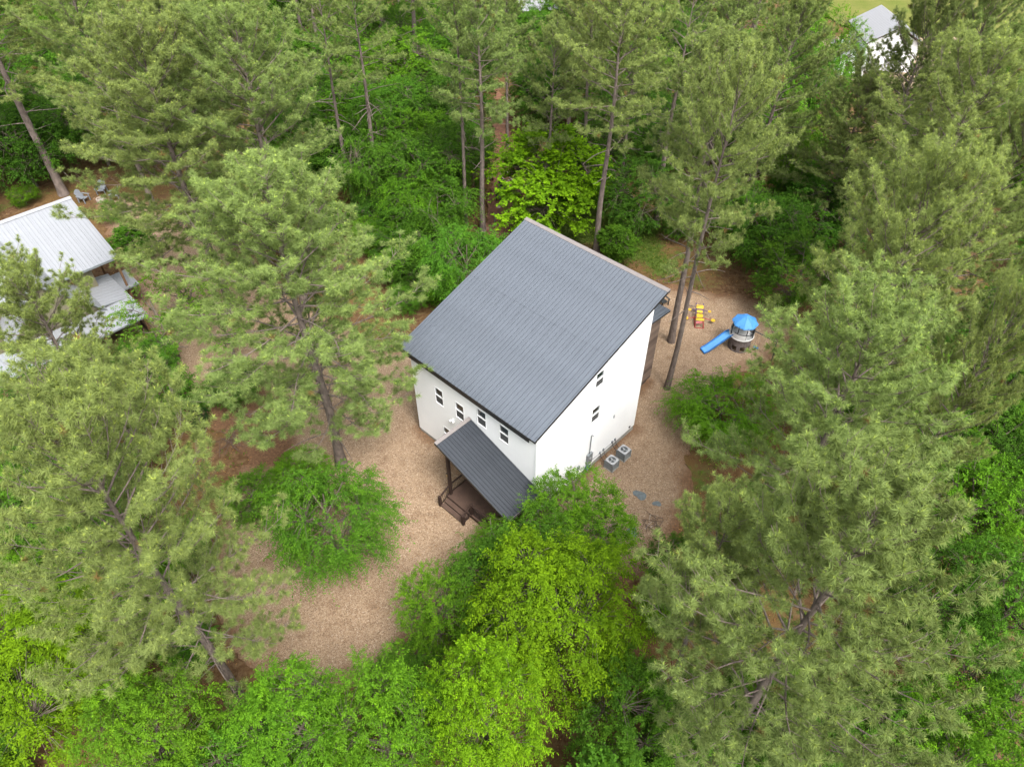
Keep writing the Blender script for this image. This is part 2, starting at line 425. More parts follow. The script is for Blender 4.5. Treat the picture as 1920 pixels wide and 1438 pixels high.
def sheet(name, poly, mat, z, grid=0.9, rough_edge=0.55, tintf=None):
    """flat sheet filling an outline whose edge is worn and uneven"""
    xs = np.array([p[0] for p in poly]); ys = np.array([p[1] for p in poly])
    gx = np.arange(xs.min() - 1, xs.max() + 1 + grid, grid); gy = np.arange(ys.min() - 1, ys.max() + 1 + grid, grid)
    X, Y = np.meshgrid(gx, gy); x, y = X.ravel(), Y.ravel()
    s = signed(x, y, poly) + rough_edge * wob(x * 1.4, y * 1.4)
    W, Hh = len(gx), len(gy)
    i = (np.arange(W - 1)[None, :] + np.arange(Hh - 1)[:, None] * W).ravel()
    F = np.stack([i, i + 1, i + 1 + W, i + W], -1)
    keep = (s[F] > 0).sum(1) >= 2
    F = F[keep]
    # pull outside corners back onto the outline so that no square steps show
    used = np.unique(F); px, py = x.copy(), y.copy()
    for _ in range(3):
        e = .05
        sv = signed(px[used], py[used], poly) + rough_edge * wob(px[used] * 1.4, py[used] * 1.4)
        gxv = (signed(px[used] + e, py[used], poly) + rough_edge * wob((px[used] + e) * 1.4, py[used] * 1.4) - sv) / e
        gyv = (signed(px[used], py[used] + e, poly) + rough_edge * wob(px[used] * 1.4, (py[used] + e) * 1.4) - sv) / e
        out = sv < 0
        nn = np.maximum(gxv ** 2 + gyv ** 2, .3)
        px[used] = np.where(out, px[used] - np.clip(sv * gxv / nn, -.6, .6), px[used]); py[used] = np.where(out, py[used] - np.clip(sv * gyv / nn, -.6, .6), py[used])
    idx = np.full(len(x), 0); idx[used] = np.arange(len(used))
    zz = np.full(len(used), z)
    tint = np.zeros(len(used)) if tintf is None else tintf(px[used], py[used])
    o = link(name, np_mesh(name, np.stack([px[used], py[used], zz], 1), idx[F], mat, tint)); tag(o, kind='structure')
    return o

HOUSE_PLAN = [(1.477 + a * math.cos(.76085) + b * math.sin(.76085), 28.002 - a * math.sin(.76085) + b * math.cos(.76085)) for a, b in ((-11.56, 0), (0, 0), (0, 11.06), (-2.15, 11.06), (-2.15, 16.1), (-9.2, 16.1), (-9.2, 11.06), (-11.56, 11.06))]
def gravel_tint(x, y):
    e = signed(x, y, GRAVEL)
    t = np.clip(.95 - e / 1.5 + .4 * wob(x * 2, y * 2), 0, .95)
    dw = -signed(x, y, HOUSE_PLAN)      # splash zone and pine straw along the foot of the walls
    t = np.maximum(t, np.clip(.85 - dw / .9 + .5 * wob(x * 1.7, y * 1.7), 0, .8))
    t = np.maximum(t, np.clip(.6 + signed(x, y, REDDIRT) / 1.2 + .3 * wob(x, y), 0, .95))
    return t
sheet('gravel_yard', GRAVEL, M_GRAVEL, .012, .45, .5, gravel_tint)
sheet('dirt_path', TRAIL, M_REDSOIL, .19, .4, .3)
sheet('lawn', [(56, 118), (84, 118), (100, 150), (60, 165), (48, 140)], M_LAWN, .22, 1.5, .8)
sheet('sandy_lot', [(44, 104), (54, 98), (66, 106), (78, 117), (56, 121), (46, 116)], M_SAND, .20, 1.2, .8)
sheet('sandy_clearing', [(84, 112), (98, 112), (100, 126), (86, 124)], M_SAND, .23, 1.2, .8)

# ---------------------------------------------------------------- roofs of ribbed metal
def unit(v):
    v = np.array(v, float); return v / np.linalg.norm(v)

def panel_roof(parent, mat, P0, Wd, Sd, width, length, n, ribs=3, thick=.025, rib_h=.022, far=True):
    """n ribbed panels side by side; the panels share one mesh"""
    P0 = np.array(P0, float); Wd = unit(Wd); Sd = unit(Sd); Nn = unit(np.cross(Wd, Sd))
    if Nn[2] < 0: Nn = -Nn
    b = MB()
    q = lambda w, s, h: P0 + Wd * w + Sd * s + Nn * h
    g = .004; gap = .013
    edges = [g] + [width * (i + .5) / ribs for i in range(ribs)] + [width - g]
    for i, (e0, e1) in enumerate(zip(edges[:-1], edges[1:])):      # flat pans, gapped so the dark base below stands in for each rib's shadow line
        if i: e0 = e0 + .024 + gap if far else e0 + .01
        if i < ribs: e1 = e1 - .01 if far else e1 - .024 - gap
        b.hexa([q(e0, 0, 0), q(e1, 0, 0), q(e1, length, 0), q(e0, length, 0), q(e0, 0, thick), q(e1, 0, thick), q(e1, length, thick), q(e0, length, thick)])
    for i in range(ribs):
        c = width * (i + .5) / ribs
        lo, hi = -.002, thick + rib_h
        b.hexa([q(c - .024, 0, lo), q(c + .024, 0, lo), q(c + .024, length, lo), q(c - .024, length, lo), q(c - .017, 0, hi), q(c + .017, 0, hi), q(c + .017, length, hi), q(c - .017, length, hi)])
    me = b.mesh('roof_panel', mat)
    for i in range(n):
        o = link('roof_panel', me, parent); o.location = Wd * width * i + Nn * (.0015 * (i % 3))

# ---------------------------------------------------------------- the white house
YAW = .76085
house = thing('white_house', 'white two storey house with a dark grey ribbed metal shed roof', 'house', (1.477, 28.002, 0), -YAW)
WW, LW, V0, V1, HE, HR, WR = 11.56, 11.06, -.19, 12.53, 7.95, 12.187, 12.52
SL = (HR - HE) / (V1 - V0)
rz = lambda v: HE + SL * (v - V0) - .17

def wall_with_holes(axis, fixed, a0, a1, z0, top, holes):
    """one wall skin in the plane axis=fixed, split round its window openings"""
    b = MB()
    cuts = sorted({a0, a1, *[h[0] for h in holes], *[h[1] for h in holes]})
    P = (lambda a, z: (a, fixed, z)) if axis == 'y' else (lambda a, z: (fixed, a, z))
    for c0, c1 in zip(cuts[:-1], cuts[1:]):
        hs = sorted([h for h in holes if h[0] <= c0 + 1e-6 and h[1] >= c1 - 1e-6], key=lambda h: h[2])
        lo = z0
        for h in hs:
            b.quad(P(c0, lo), P(c1, lo), P(c1, h[2]), P(c0, h[2])); lo = h[3]
        b.quad(P(c0, lo), P(c1, lo), P(c1, top(c1)), P(c0, top(c0)))
    d = .14 if axis == 'y' else -.14
    for h in holes:      # reveals
        Q = (lambda a, z, k: (a, fixed + k, z)) if axis == 'y' else (lambda a, z, k: (fixed + k, a, z))
        for (p, r) in (((h[0], h[2]), (h[1], h[2])), ((h[1], h[2]), (h[1], h[3])), ((h[1], h[3]), (h[0], h[3])), ((h[0], h[3]), (h[0], h[2]))):
            b.quad(Q(*p, 0), Q(*r, 0), Q(*r, d), Q(*p, d))
    return b

FRONT = [(-9.31, -8.46, 4.63, 6.17), (-7.27, -6.42, 4.65, 6.17), (-5.17, -4.32, 5.58, 7.07), (-3.15, -2.31, 5.6, 7.08), (-8.78, -7.94, 1.12, 2.62), (-2.5, -1.65, 1.2, 2.7)]
RIGHT = [(5.44, 6.28, 8.24, 9.58), (5.41, 6.26, 5.02, 6.42)]
wb = wall_with_holes('y', 0.0, -WW, 0, .3, lambda x: rz(0), FRONT)
w2 = wall_with_holes('x', 0.0, 0, LW, .5, lambda y: rz(y), RIGHT)
n0 = len(wb.v); wb.v += w2.v; wb.f += [tuple(i + n0 for i in f) for f in w2.f]
wb.quad((-WW, 0, .3), (-WW, LW, .3), (-WW, LW, rz(LW)), (-WW, 0, rz(0))); wb.quad((-WW, LW, .3), (0, LW, .5), (0, LW, rz(LW)), (-WW, LW, rz(LW)))
wb.build('wall', M_WALL, house)
MB().box(-WW + .03, -.03, .03, LW - .03, -.3, .5).build('foundation', M_CONC, house)
MB().box(-.075, .03, -.03, .075, .5, rz(0) + .02).build('corner_trim', M_TRIM, house)

def window(parent, axis, fixed, h, glass=M_GLASS):
    """double hung window: frame, meeting rail and two panes; returns nothing"""
    a0, a1, z0, z1 = h; sg = -1 if axis == 'y' else 1
    def bb(b, p0, p1, k0, k1, q0, q1):
        k0, k1 = sorted((fixed + sg * k0, fixed + sg * k1))
        return b.box(p0, p1, k0, k1, q0, q1) if axis == 'y' else b.box(k0, k1, p0, p1, q0, q1)
    fr = MB(); t = .042; zm = z0 + (z1 - z0) * .5
    bb(fr, a0, a1, -.09, .02, z0, z0 + t); bb(fr, a0, a1, -.09, .02, z1 - t, z1); bb(fr, a0, a0 + t, -.088, .018, z0 + t, z1 - t); bb(fr, a1 - t, a1, -.088, .018, z0 + t, z1 - t)
    w = fr.build('window', M_TRIM, parent)
    bb(MB(), a0 + t, a1 - t, -.085, .0, zm - .03, zm + .03).build('meeting_rail', M_TRIM, w)
    bb(MB(), a0 + t, a1 - t, -.075, -.065, zm + .03, z1 - t).build('pane', glass, w)
    bb(MB(), a0 + t, a1 - t, -.075, -.045, z0 + t, zm - .03).build('pane', M_SCREEN, w)
for i, h in enumerate(FRONT): window(house, 'y', 0.0, h)
for h in RIGHT: window(house, 'x', 0.0, h)
dr = MB().box(-4.75, -3.75, -.05, .02, .5, 2.65).build('door', M_BLACK, house)
MB().tube([(-4.65, -.09, 1.5), (-4.65, -.06, 1.5)], .03, 8).build('handle', M_LGREY, dr)

roof = MB()
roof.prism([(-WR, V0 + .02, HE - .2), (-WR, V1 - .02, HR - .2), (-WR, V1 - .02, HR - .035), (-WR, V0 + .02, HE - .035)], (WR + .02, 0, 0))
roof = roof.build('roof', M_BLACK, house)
L = math.hypot(V1 - V0, HR - HE)
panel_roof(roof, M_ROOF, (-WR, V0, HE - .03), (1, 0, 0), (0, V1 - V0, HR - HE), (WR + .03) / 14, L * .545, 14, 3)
vm, zm_ = V0 + (V1 - V0) * .54, HE + (HR - HE) * .54      # the upper row of sheets laps over the lower row
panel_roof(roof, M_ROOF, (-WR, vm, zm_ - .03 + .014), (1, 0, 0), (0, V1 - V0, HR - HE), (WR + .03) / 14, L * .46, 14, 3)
MB().box(-WR + .02, -.45, V0 - .03, V0 + .015, HE - .42, HE - .045).build('fascia', M_BLACK, roof)
MB().prism([(.021, V0, HE - .13), (.021, V1, HR - .13), (.021, V1, HR + .03), (.021, V0, HE + .03)], (.03, 0, 0)).build('rake_trim', M_BLACK, roof)
MB().prism([(-WR - .03, V1 - .22, HR - SL * .22 + .045), (-WR - .03, V1 + .05, HR + SL * .05 + .05), (-WR - .03, V1 + .05, HR - .25), (-WR - .03, V1 + .02, HR - .25), (-WR - .03, V1 + .02, HR + .015), (-WR - .03, V1 - .22, HR - SL * .22 + .015)], (WR + .09, 0, 0)).build('ridge_cap', M_CAP, roof)

# fittings on the walls
box = MB().box(.0, .17, 5.3, 5.85, .95, 1.98).build('meter_box', M_GREYM, house, bevel=.015)
MB().tube([(.17, 5.57, 1.55), (.22, 5.57, 1.55)], .11, 14).build('meter_dial', M_LGREY, box)
MB().tube([(.07, 5.57, 1.98), (.07, 5.57, 3.75), (.1, 5.6, 3.9), (.2, 5.62, 3.86)], .035, 8).build('conduit', M_GREYM, house)
MB().box(.0, .22, 3.55, 4.15, 2.36, 2.52).build('vent_hood', M_TRIM, house, bevel=.03)
MB().box(.0, .1, 4.32, 4.55, 1.25, 1.6).build('outlet_box', M_GREYM, house, bevel=.01)
MB().tube([(.05, 5.9, .95), (.05, 6.6, .86), (.05, 7.6, .84), (.05, 8.6, .82)], .022, 6).build('pipe', M_LGREY, house)
for v in (6.9, 7.3, 8.3, 8.65):
    MB().box(.0, .08, v - .06, v + .06, .78, .98).build('pipe_clip', M_GREYM, house)
    MB().tube([(.09, v, .9), (.12, v + .03, .55), (.3, v + .06, .3), (.75, v + .05, .16)], .022, 6).build('refrigerant_line', M_BLACK, house)
for v in (4.4, 5.5):
    MB().tube([(.05, v, 1.3 if v < 5 else .95), (.05, v, .02)], .025, 6).build('conduit', M_GREYM, house)
MB().box(.0, .06, 10.35, 10.5, .72, .86).build('hose_bib', M_BLACK, house)
MB().box(.0, .05, 8.06, 8.16, 3.6, 3.85).build('vent_plate', M_LGREY, house)
lamp = MB().box(-7.62, -7.5, -.06, 0, 4.02, 4.2).build('security_light', M_TRIM, house)
for s in (-.1, .1):
    MB().tube([(-7.56 + s * .4, -.06, 4.08), (-7.56 + s * 1.6, -.2, 4.02)], [.05, .09], 10).build('lamp_head', M_TRIM, lamp)

# porch: deck, steps, rails, posts, ribbed roof that falls towards the right-hand wall
deck = MB()
for i in range(36):
    x = -5.42 + i * .145; deck.box(x, x + .137, -2.98, -.01, .42, .5)
deck = deck.build('porch_deck', M_DECK, house)
MB().box(-5.4, -.22, -2.94, -2.9, .12, .41).build('skirt_board', M_DECK, deck); MB().box(-5.4, -5.36, -2.89, -.02, .12, .41).build('skirt_board', M_DECK, deck)
MB().box(-.26, -.22, -2.89, -.02, .12, .41).build('skirt_board', M_DECK, deck)
steps = MB().box(-5.2, -3.14, -3.62, -3.0, .0, .06).build('porch_steps', M_POST, house)
for k, (z, y0) in enumerate(((.17, -3.66), (.335, -3.34))):
    MB().box(-5.22, -3.12, y0, y0 + .33, z - .045, z).build('tread', M_DECK, steps)
    MB().box(-5.2, -3.14, y0 + .02, y0 + .05, z - .165, z - .046).build('riser', M_POST, steps)
MB().box(-5.2, -3.14, -3.01, -2.985, .3, .418).build('riser', M_POST, steps)
zroof = lambda x: 3.33 + (5.56 - 3.33) * ((-x) + .53) / (5.87 + .53)
for (x, y) in ((-5.25, -2.68), (-.4, -2.68), (-3.0, -2.86)):
    MB().box(x - .1, x + .1, y - .1, y + .1, .505, zroof(x) - .2 if x != -3.0 else 1.55).build('porch_post', M_POST, house, bevel=.01)
MB().bar((-5.25, -2.68, zroof(-5.25) - .14), (-.4, -2.68, zroof(-.4) - .14), .1, .16).build('porch_beam', M_POST, house)
for (x, y) in ((-5.31, -3.62), (-3.07, -3.62)):
    MB().box(x - .09, x + .09, y - .09, y + .09, 0, 1.02).build('newel_post', M_POST, house, bevel=.012)
def railing(a, b, za, zb, parent=house, mat=M_POST, step=.13, h=.95, low=.1, bal=M_BLACK, r=.016):
    a = np.array(a, float); b = np.array(b, float); n = max(2, int(np.linalg.norm(b - a) / step))
    rail = MB().bar((*a, za + h), (*b, zb + h), .12, .05).build('railing', mat, parent)
    MB().bar((*a, za + low), (*b, zb + low), .05, .06).build('bottom_rail', mat, rail)
    d = unit(b - a)
    for i in range(1, n):
        p = a + (b - a) * i / n; z = za + (zb - za) * i / n
        MB().tube([(p[0], p[1], z + low + .02), (p[0] + d[0] * .035, p[1] + d[1] * .035, z + low + (h - low) * .35), (p[0] - d[0] * .02, p[1] - d[1] * .02, z + low + (h - low) * .7), (p[0], p[1], z + h - .02)], r, 5).build('baluster', bal, rail)
railing((-5.3, -2.55), (-5.3, -.05), .5, .5)
railing((-5.31, -3.5), (-5.27, -2.8), .03, .5)
railing((-3.07, -3.5), (-3.02, -2.96), .03, .5)
railing((-2.88, -2.86), (-.5, -2.78), .5, .5)
railing((-.3, -2.6), (-.3, -.05), .5, .5)
lan = MB().box(-5.42, -5.33, -2.78, -2.69, 2.3, 2.62).build('wall_lantern', M_AMBER, house)
MB().prism([(-5.44, -2.8, 2.62), (-5.31, -2.8, 2.62), (-5.375, -2.735, 2.74)], (0, .001, 0)).build('cap', M_BLACK, lan)
PX0, PX1, PY = -5.9, .53, -3.06
pr = MB().prism([(PX0, -.01, 5.56 - .14), (PX1, -.01, 3.33 - .14), (PX1, -.01, 3.33 - .02), (PX0, -.01, 5.56 - .02)], (0, PY + .03, 0)).build('porch_roof', M_BLACK, house)
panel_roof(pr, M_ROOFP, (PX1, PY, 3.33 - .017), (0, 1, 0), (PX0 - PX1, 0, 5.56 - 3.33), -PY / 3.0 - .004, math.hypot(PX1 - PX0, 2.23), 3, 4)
MB().prism([(PX0 - .04, PY - .03, 5.34), (PX0 - .04, PY - .03, 5.62), (PX0 + .2, PY - .03, 5.56), (PX0 + .2, PY - .03, 5.53), (PX0 - .02, PY - .03, 5.585), (PX0 - .02, PY - .03, 5.34)], (0, -PY + .02, 0)).build('ridge_cap', M_CAP, pr)
MB().box(PX1 + .005, PX1 + .035, PY, -.02, 3.12, 3.34).build('gutter', M_CAP, pr)
MB().prism([(PX0, PY - .005, 5.40), (PX1, PY - .005, 3.17), (PX1, PY - .005, 3.345), (PX0, PY - .005, 5.575)], (0, -.03, 0)).build('rake_trim', M_BLACK, pr)

# rear wing clad in weathered boards
wing = MB().box(-9.2, -2.15, LW + .01, 16.1, .55, 6.85).build('rear_wing', M_WEATHER, house)
MB().box(-9.0, -2.35, LW + .02, 15.9, -.1, .55).build('skirting', M_DARK, wing)
wr = MB().prism([(-9.5, LW + .02, 7.32), (-9.5, 16.8, 6.86), (-9.5, 16.8, 6.98), (-9.5, LW + .02, 7.44)], (7.62, 0, 0)).build('rear_roof', M_BLACK, house)
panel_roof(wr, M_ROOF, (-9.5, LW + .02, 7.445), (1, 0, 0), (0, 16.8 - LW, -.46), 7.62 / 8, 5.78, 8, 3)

# ---------------------------------------------------------------- the neighbour's grey roofed house
nh = thing('grey_roofed_house', 'olive house with pale silver ribbed metal roofs and a cedar deck', 'house', (-38.53, 55.94, 0), -.7816)
RS = (8.02 - 5.5) / 7.5
nr = MB().prism([(.02, 0, 7.82), (7.48, 0, 5.3), (7.48, 0, 5.47), (.02, 0, 7.99)], (0, -13.8, 0)).build('roof', M_GREYM, nh)
panel_roof(nr, M_ROOF2, (0, -13.8, 8.0), (0, 1, 0), (7.5, 0, -2.52), 13.8 / 15, 7.91, 15, 3)
MB().prism([(-.05, .03, 7.7), (-.05, .03, 8.1), (.3, .03, 8.0), (.3, .03, 7.965), (-.02, .03, 8.06), (-.02, .03, 7.7)], (0, -13.9, 0)).build('ridge_cap', M_CAP2, nr)
MB().box(7.5, 7.6, -13.8, -.0, 5.34, 5.5).build('gutter', M_GREYM, nr)
nw = MB()
nw.prism([(.6, -2.3, -.1), (6.9, -2.3, -.1), (6.9, -2.3, 5.45), (.6, -2.3, 7.6)], (0, -11.2, 0))
nw.prism([(6.92, -3.5, -.1), (10.0, -3.5, -.1), (10.0, -3.5, 3.4), (6.92, -3.5, 3.4)], (0, -6.6, 0))
nw.prism([(10.0, -10.1, 3.2), (10.0, -3.5, 3.2), (10.0, -6.8, 7.28)], (-3.0, 0, 0))
nw.build('wall', M_OLIVE, nh)
for (yy0, zz0, yy1, zz1) in ((-6.8, 7.53, -3.12, 3.15), (-6.8, 7.53, -10.48, 3.15)):
    g = MB().prism([(1.2, yy0, zz0 - .12), (1.2, yy1, zz1 - .12), (1.2, yy1, zz1), (1.2, yy0, zz0)], (9.2, 0, 0)).build('gable_roof', M_GREYM, nh)
    Lg = math.hypot(yy1 - yy0, zz1 - zz0)
    panel_roof(g, M_ROOF2, (1.2, yy0, zz0 + .004), (1, 0, 0), (0, yy1 - yy0, zz1 - zz0), 9.2 / 10, Lg, 10, 2)
pp = MB().prism([(10.02, -.95, 3.02), (13.0, -.95, 2.68), (13.0, -.95, 2.79), (10.02, -.95, 3.13)], (0, -11.6, 0)).build('porch_roof', M_GREYM, nh)
panel_roof(pp, M_ROOF2, (10.02, -12.55, 3.135), (0, 1, 0), (2.98, 0, -.34), 11.6 / 13, 3.0, 13, 3)
p2 = MB().prism([(5.4, -3.3, 3.28), (5.4, -.95, 2.98), (5.4, -.95, 3.09), (5.4, -3.3, 3.39)], (4.6, 0, 0)).build('side_roof', M_GREYM, nh)
panel_roof(p2, M_ROOF2, (5.4, -3.3, 3.395), (1, 0, 0), (0, 2.35, -.3), .92, 2.37, 5, 2)
p3 = MB().prism([(5.0, -.9, 2.46), (7.6, -.9, 2.3), (7.6, -.9, 2.4), (5.0, -.9, 2.56)], (0, 1.5, 0)).build('side_roof', M_GREYM, nh)
panel_roof(p3, M_ROOF2, (5.0, -.9, 2.565), (0, 1, 0), (2.6, 0, -.16), .5, 2.6, 3, 2)
for (x, y, z0, z1) in ((7.2, -.3, 0, 5.3), (.7, -.3, 0, 7.5), (12.8, -1.3, .4, 2.7), (12.8, -4.6, .4, 2.7), (12.8, -8.4, .4, 2.7), (12.8, -12.2, .4, 2.7), (7.4, .45, 0, 2.32), (5.2, .45, 0, 2.45), (7.6, -1.1, 0, 3.0)):
    MB().box(x - .09, x + .09, y - .09, y + .09, z0, z1).build('post', M_CEDAR, nh, bevel=.01)
nd = MB()
for i in range(26):
    nd.box(10.02 + i * .135, 10.02 + i * .135 + .128, -12.5, -1.2, .32, .4)
nd.build('deck', M_CEDAR, nh); MB().box(10.1, 13.45, -12.4, -1.3, -.1, .31).build('deck_skirt', M_DARK, nh)
railing((13.42, -12.4), (13.42, -1.25), .4, .4, nh, M_CEDAR, .16, 1.0, .08, M_POST, .018)
railing((13.36, -1.25), (10.3, -1.25), .4, .4, nh, M_CEDAR, .16, 1.0, .08, M_POST, .018)
window(nh, 'x', 10.0, (-6.0, -4.9, 1.1, 2.5)); window(nh, 'x', 10.0, (-8.8, -7.7, 1.1, 2.5))
MB().box(10.0, 10.06, -7.4, -6.4, .4, 2.5).build('door', M_BROWN, nh)

# ---------------------------------------------------------------- houses far behind
fh = thing('gabled_house', 'white gabled house with pale grey roof beside the lawn', 'house', (49.4, 104.2, .15), R(-4))
w = MB(); w.prism([(.3, .4, -.4), (7.4, .4, -.4), (7.4, .4, 3.9), (3.85, .4, 5.9), (.3, .4, 3.9)], (0, 8.4, 0)); w.build('wall', M_WALL, fh)
for sgn in (0, 1):
    x0, x1 = (-.15, 3.85) if sgn == 0 else (7.85, 3.85)
    rr = MB().prism([(x0, -.1, 3.85), (x1, -.1, 6.1), (x1, -.1, 6.24), (x0, -.1, 3.99)], (0, 9.4, 0)).build('roof', M_BROWN, fh)
    panel_roof(rr, M_ROOF3, (x0, -.1, 3.995), (0, 1, 0), (x1 - x0, 0, 2.25), .94, math.hypot(4, 2.25), 10, 2)
window(fh, 'y', .4, (1.2, 2.2, 1.2, 2.7)); window(fh, 'y', .4, (5.2, 6.2, 1.2, 2.7)); window(fh, 'y', .4, (3.4, 4.3, 3.6, 4.6))
an = MB().box(-3.4, .28, -1.6, 4.6, -.4, 2.6).build('annex', M_WALL, fh)
MB().box(-3.7, .25, -1.9, 4.9, 2.62, 2.78).build('annex_roof', M_ROOF3, an); MB().box(-3.78, -3.71, -1.9, 4.9, 2.5, 2.8).build('fascia', M_BROWN, an)
MB().box(-2.6, -1.8, -1.64, -1.59, .0, 2.0).build('door', M_BROWN, an)

cb = thing('brown_cabin', 'dark brown cabin with grey roof and railed deck deep in the woods', 'cabin', (4.2, 121.5, .1), R(8))
MB().box(-2.6, 2.6, 1.6, 6.2, -.3, 3.0).build('wall', M_BROWN, cb)
cr = MB().prism([(-3.1, -.6, 3.0), (-3.1, 6.8, 4.6), (-3.1, 6.8, 4.75), (-3.1, -.6, 3.15)], (6.2, 0, 0)).build('roof', M_BLACK, cb)
panel_roof(cr, M_ROOF3, (-3.1, -.6, 3.155), (1, 0, 0), (0, 7.4, 1.6), 6.2 / 7, 7.57, 7, 2)
MB().box(-2.6, 2.6, -.3, 1.58, .5, .62).build('deck', M_BROWN, cb)
for x in (-2.5, 0, 2.5): MB().box(x - .08, x + .08, -.2, -.04, -.3, 3.0).build('post', M_BROWN, cb)
railing((-2.5, -.12), (2.5, -.12), .62, .62, cb, M_DECK, .25, .95, .1, M_BROWN, .03)
window(cb, 'y', 1.6, (.8, 1.9, 1.2, 2.4))
MB().box(-1.6, -.7, 1.55, 1.62, .62, 2.6).build('door', M_DARK, cb)

# ---------------------------------------------------------------- air conditioners beside the right-hand wall
CX, SX = math.cos(YAW), math.sin(YAW)
def hw(x, y, z=0):      # house frame to world
    return (1.477 + x * CX + y * SX, 28.002 - x * SX + y * CX, z)
def condenser(loc, label):
    t = thing('air_conditioner', label, 'air conditioner', loc, -YAW, 'condensers beside the white house')
    h = .35
    MB().box(-h - .05, h + .05, -h - .05, h + .05, -.05, .06).build('pad', M_CONC, t)
    b = MB().box(-h + .02, h - .02, -h + .02, h - .02, .06, .74).build('cabinet', M_DGREY, t)
    lv = MB()
    for k in range(11):
        z = .11 + k * .055
        lv.box(-h, h, -h, -h + .018, z, z + .034).box(-h, h, h - .018, h, z, z + .034).box(-h, -h + .018, -h + .02, h - .02, z, z + .034).box(h - .018, h, -h + .02, h - .02, z, z + .034)
    lv.build('louvre', M_GREYM, b)
    for sx in (-1, 1):
        for sy in (-1, 1):
            MB().box(sx * h - .045, sx * h + .045, sy * h - .045, sy * h + .045, .06, .76).build('corner_post', M_GREYM, t, bevel=.02)
    top = MB(); n = 32; ro, ri = .37, .27      # rounded square lid with a round opening
    for i in range(n):
        a0, a1 = 2 * math.pi * i / n, 2 * math.pi * (i + 1) / n
        def sq(a):
            c, s = math.cos(a), math.sin(a); k = ro / ((abs(c) ** 7 + abs(s) ** 7) ** (1 / 7)); return (c * k, s * k)
        p, q = sq(a0), sq(a1); u = (ri * math.cos(a0), ri * math.sin(a0)); v = (ri * math.cos(a1), ri * math.sin(a1))
        top.hexa([(*p, .76), (*q, .76), (*v, .75), (*u, .75), (*p, .82), (*q, .82), (*v, .84), (*u, .84)])
    lid = top.build('lid', M_LGREY, t)
    g = MB()
    for r in (.08, .13, .18, .23, .262):
        g.tube([(r * math.cos(a), r * math.sin(a), .835) for a in np.linspace(0, 2 * math.pi, 25)], .005, 4, cap=False)
    for k in range(6):
        a = k * math.pi / 3; g.tube([(.03 * math.cos(a), .03 * math.sin(a), .838), (.268 * math.cos(a), .268 * math.sin(a), .832)], .006, 4)
    g.build('fan_guard', M_GREYM, lid)
    MB().cyl(0, 0, .80, .845, .075, .06, 16).build('motor_cap', M_LGREY, lid)
    for k in range(3):
        a = k * 2.094 + .4; c, s = math.cos(a), math.sin(a)
        MB().quad((.05 * c, .05 * s, .77), (.24 * math.cos(a - .3), .24 * math.sin(a - .3), .755), (.25 * math.cos(a + .35), .25 * math.sin(a + .35), .79), (.06 * math.cos(a + .6), .06 * math.sin(a + .6), .785)).build('fan_blade', M_LGREY, lid)
    return t
condenser(hw(1.03, 7.05, 0), 'grey air conditioner on the gravel close to the electric meter box')
condenser(hw(1.07, 8.4, 0), 'grey air conditioner on the gravel further from the electric meter box')

hose = thing('garden_hose', 'coiled blue hose hung below the electric meter box', 'hose', hw(.17, 5.36, .72), -YAW)
co = MB()
for k in range(4):
    co.tube([(.02 * k - .06, (.21 + .015 * k) * math.sin(a) , (.19 + .02 * k) * math.cos(a)) for a in np.linspace(0, 2 * math.pi, 22)], .016, 6, cap=False)
co.build('coil', M_HOSE, hose); MB().box(-.17, .05, -.05, .05, -.03, .06).build('hanger', M_GREYM, hose)

# ---------------------------------------------------------------- play equipment
pt = thing('play_tower', 'round play tower with blue peaked roof, white deck wall and stone look base', 'play tower', (19.12, 45.42, 0), R(-20))
def ring_wall(r, z0, z1, a0, a1, th=.04, n=24):
    b = MB()
    for i in range(n):
        p, q = a0 + (a1 - a0) * i / n, a0 + (a1 - a0) * (i + 1) / n
        f = lambda a, rr: (rr * math.cos(a), rr * math.sin(a))
        b.hexa([(*f(p, r - th), z0), (*f(p, r), z0), (*f(q, r), z0), (*f(q, r - th), z0), (*f(p, r - th), z1), (*f(p, r), z1), (*f(q, r), z1), (*f(q, r - th), z1)])
    return b
base = ring_wall(.9, .62, 1.3, 0, 2 * math.pi)
k = 8
for i in range(k):
    a = 2 * math.pi * i / k
    n0 = len(base.v); seg = ring_wall(.9, -.03, .62, a - .16, a + .16, .05, 4); base.v += seg.v; base.f += [tuple(j + n0 for j in f) for f in seg.f]
b0 = len(base.v); seg = ring_wall(.9, -.03, .14, 0, 2 * math.pi, .045, 24); base.v += seg.v; base.f += [tuple(j + b0 for j in f) for f in seg.f]
base.build('base', M_STONEP, pt)
MB().cyl(0, 0, 1.3, 1.4, 1.0, 1.02, 28).build('deck', M_WPLAST, pt, bevel=.02)
for a0_, a1_ in ((-14, 190), (228, 292)):
    ring_wall(.98, 1.4, 1.95, R(a0_), R(a1_), .045, 20).build('deck_wall', M_WPLAST, pt)
ring_wall(.985, 1.93, 1.975, R(-130), R(190), .055, 30).build('rim', M_DGREY, pt)
for i in range(8):
    a = R(-66 + i * 7); MB().tube([(.95 * math.cos(a), .95 * math.sin(a), 1.4), (.95 * math.cos(a), .95 * math.sin(a), 1.94)], .012, 5).build('baluster', M_DGREY, pt)
for i in range(8):
    a = R(22.5 + 45 * i); MB().tube([(.93 * math.cos(a), .93 * math.sin(a), 1.35), (.93 * math.cos(a), .93 * math.sin(a), 2.72)], .035, 8).build('post', M_DGREY, pt)
prf = MB().tube([(0, 0, 3.2), (0, 0, 3.36)], [.1, .03], 12).build('roof', M_BLUE, pt)
seg = MB()
ri = [(0.02, 3.3), (.4, 3.12), (.8, 2.86), (1.03, 2.68), (1.05, 2.6)]
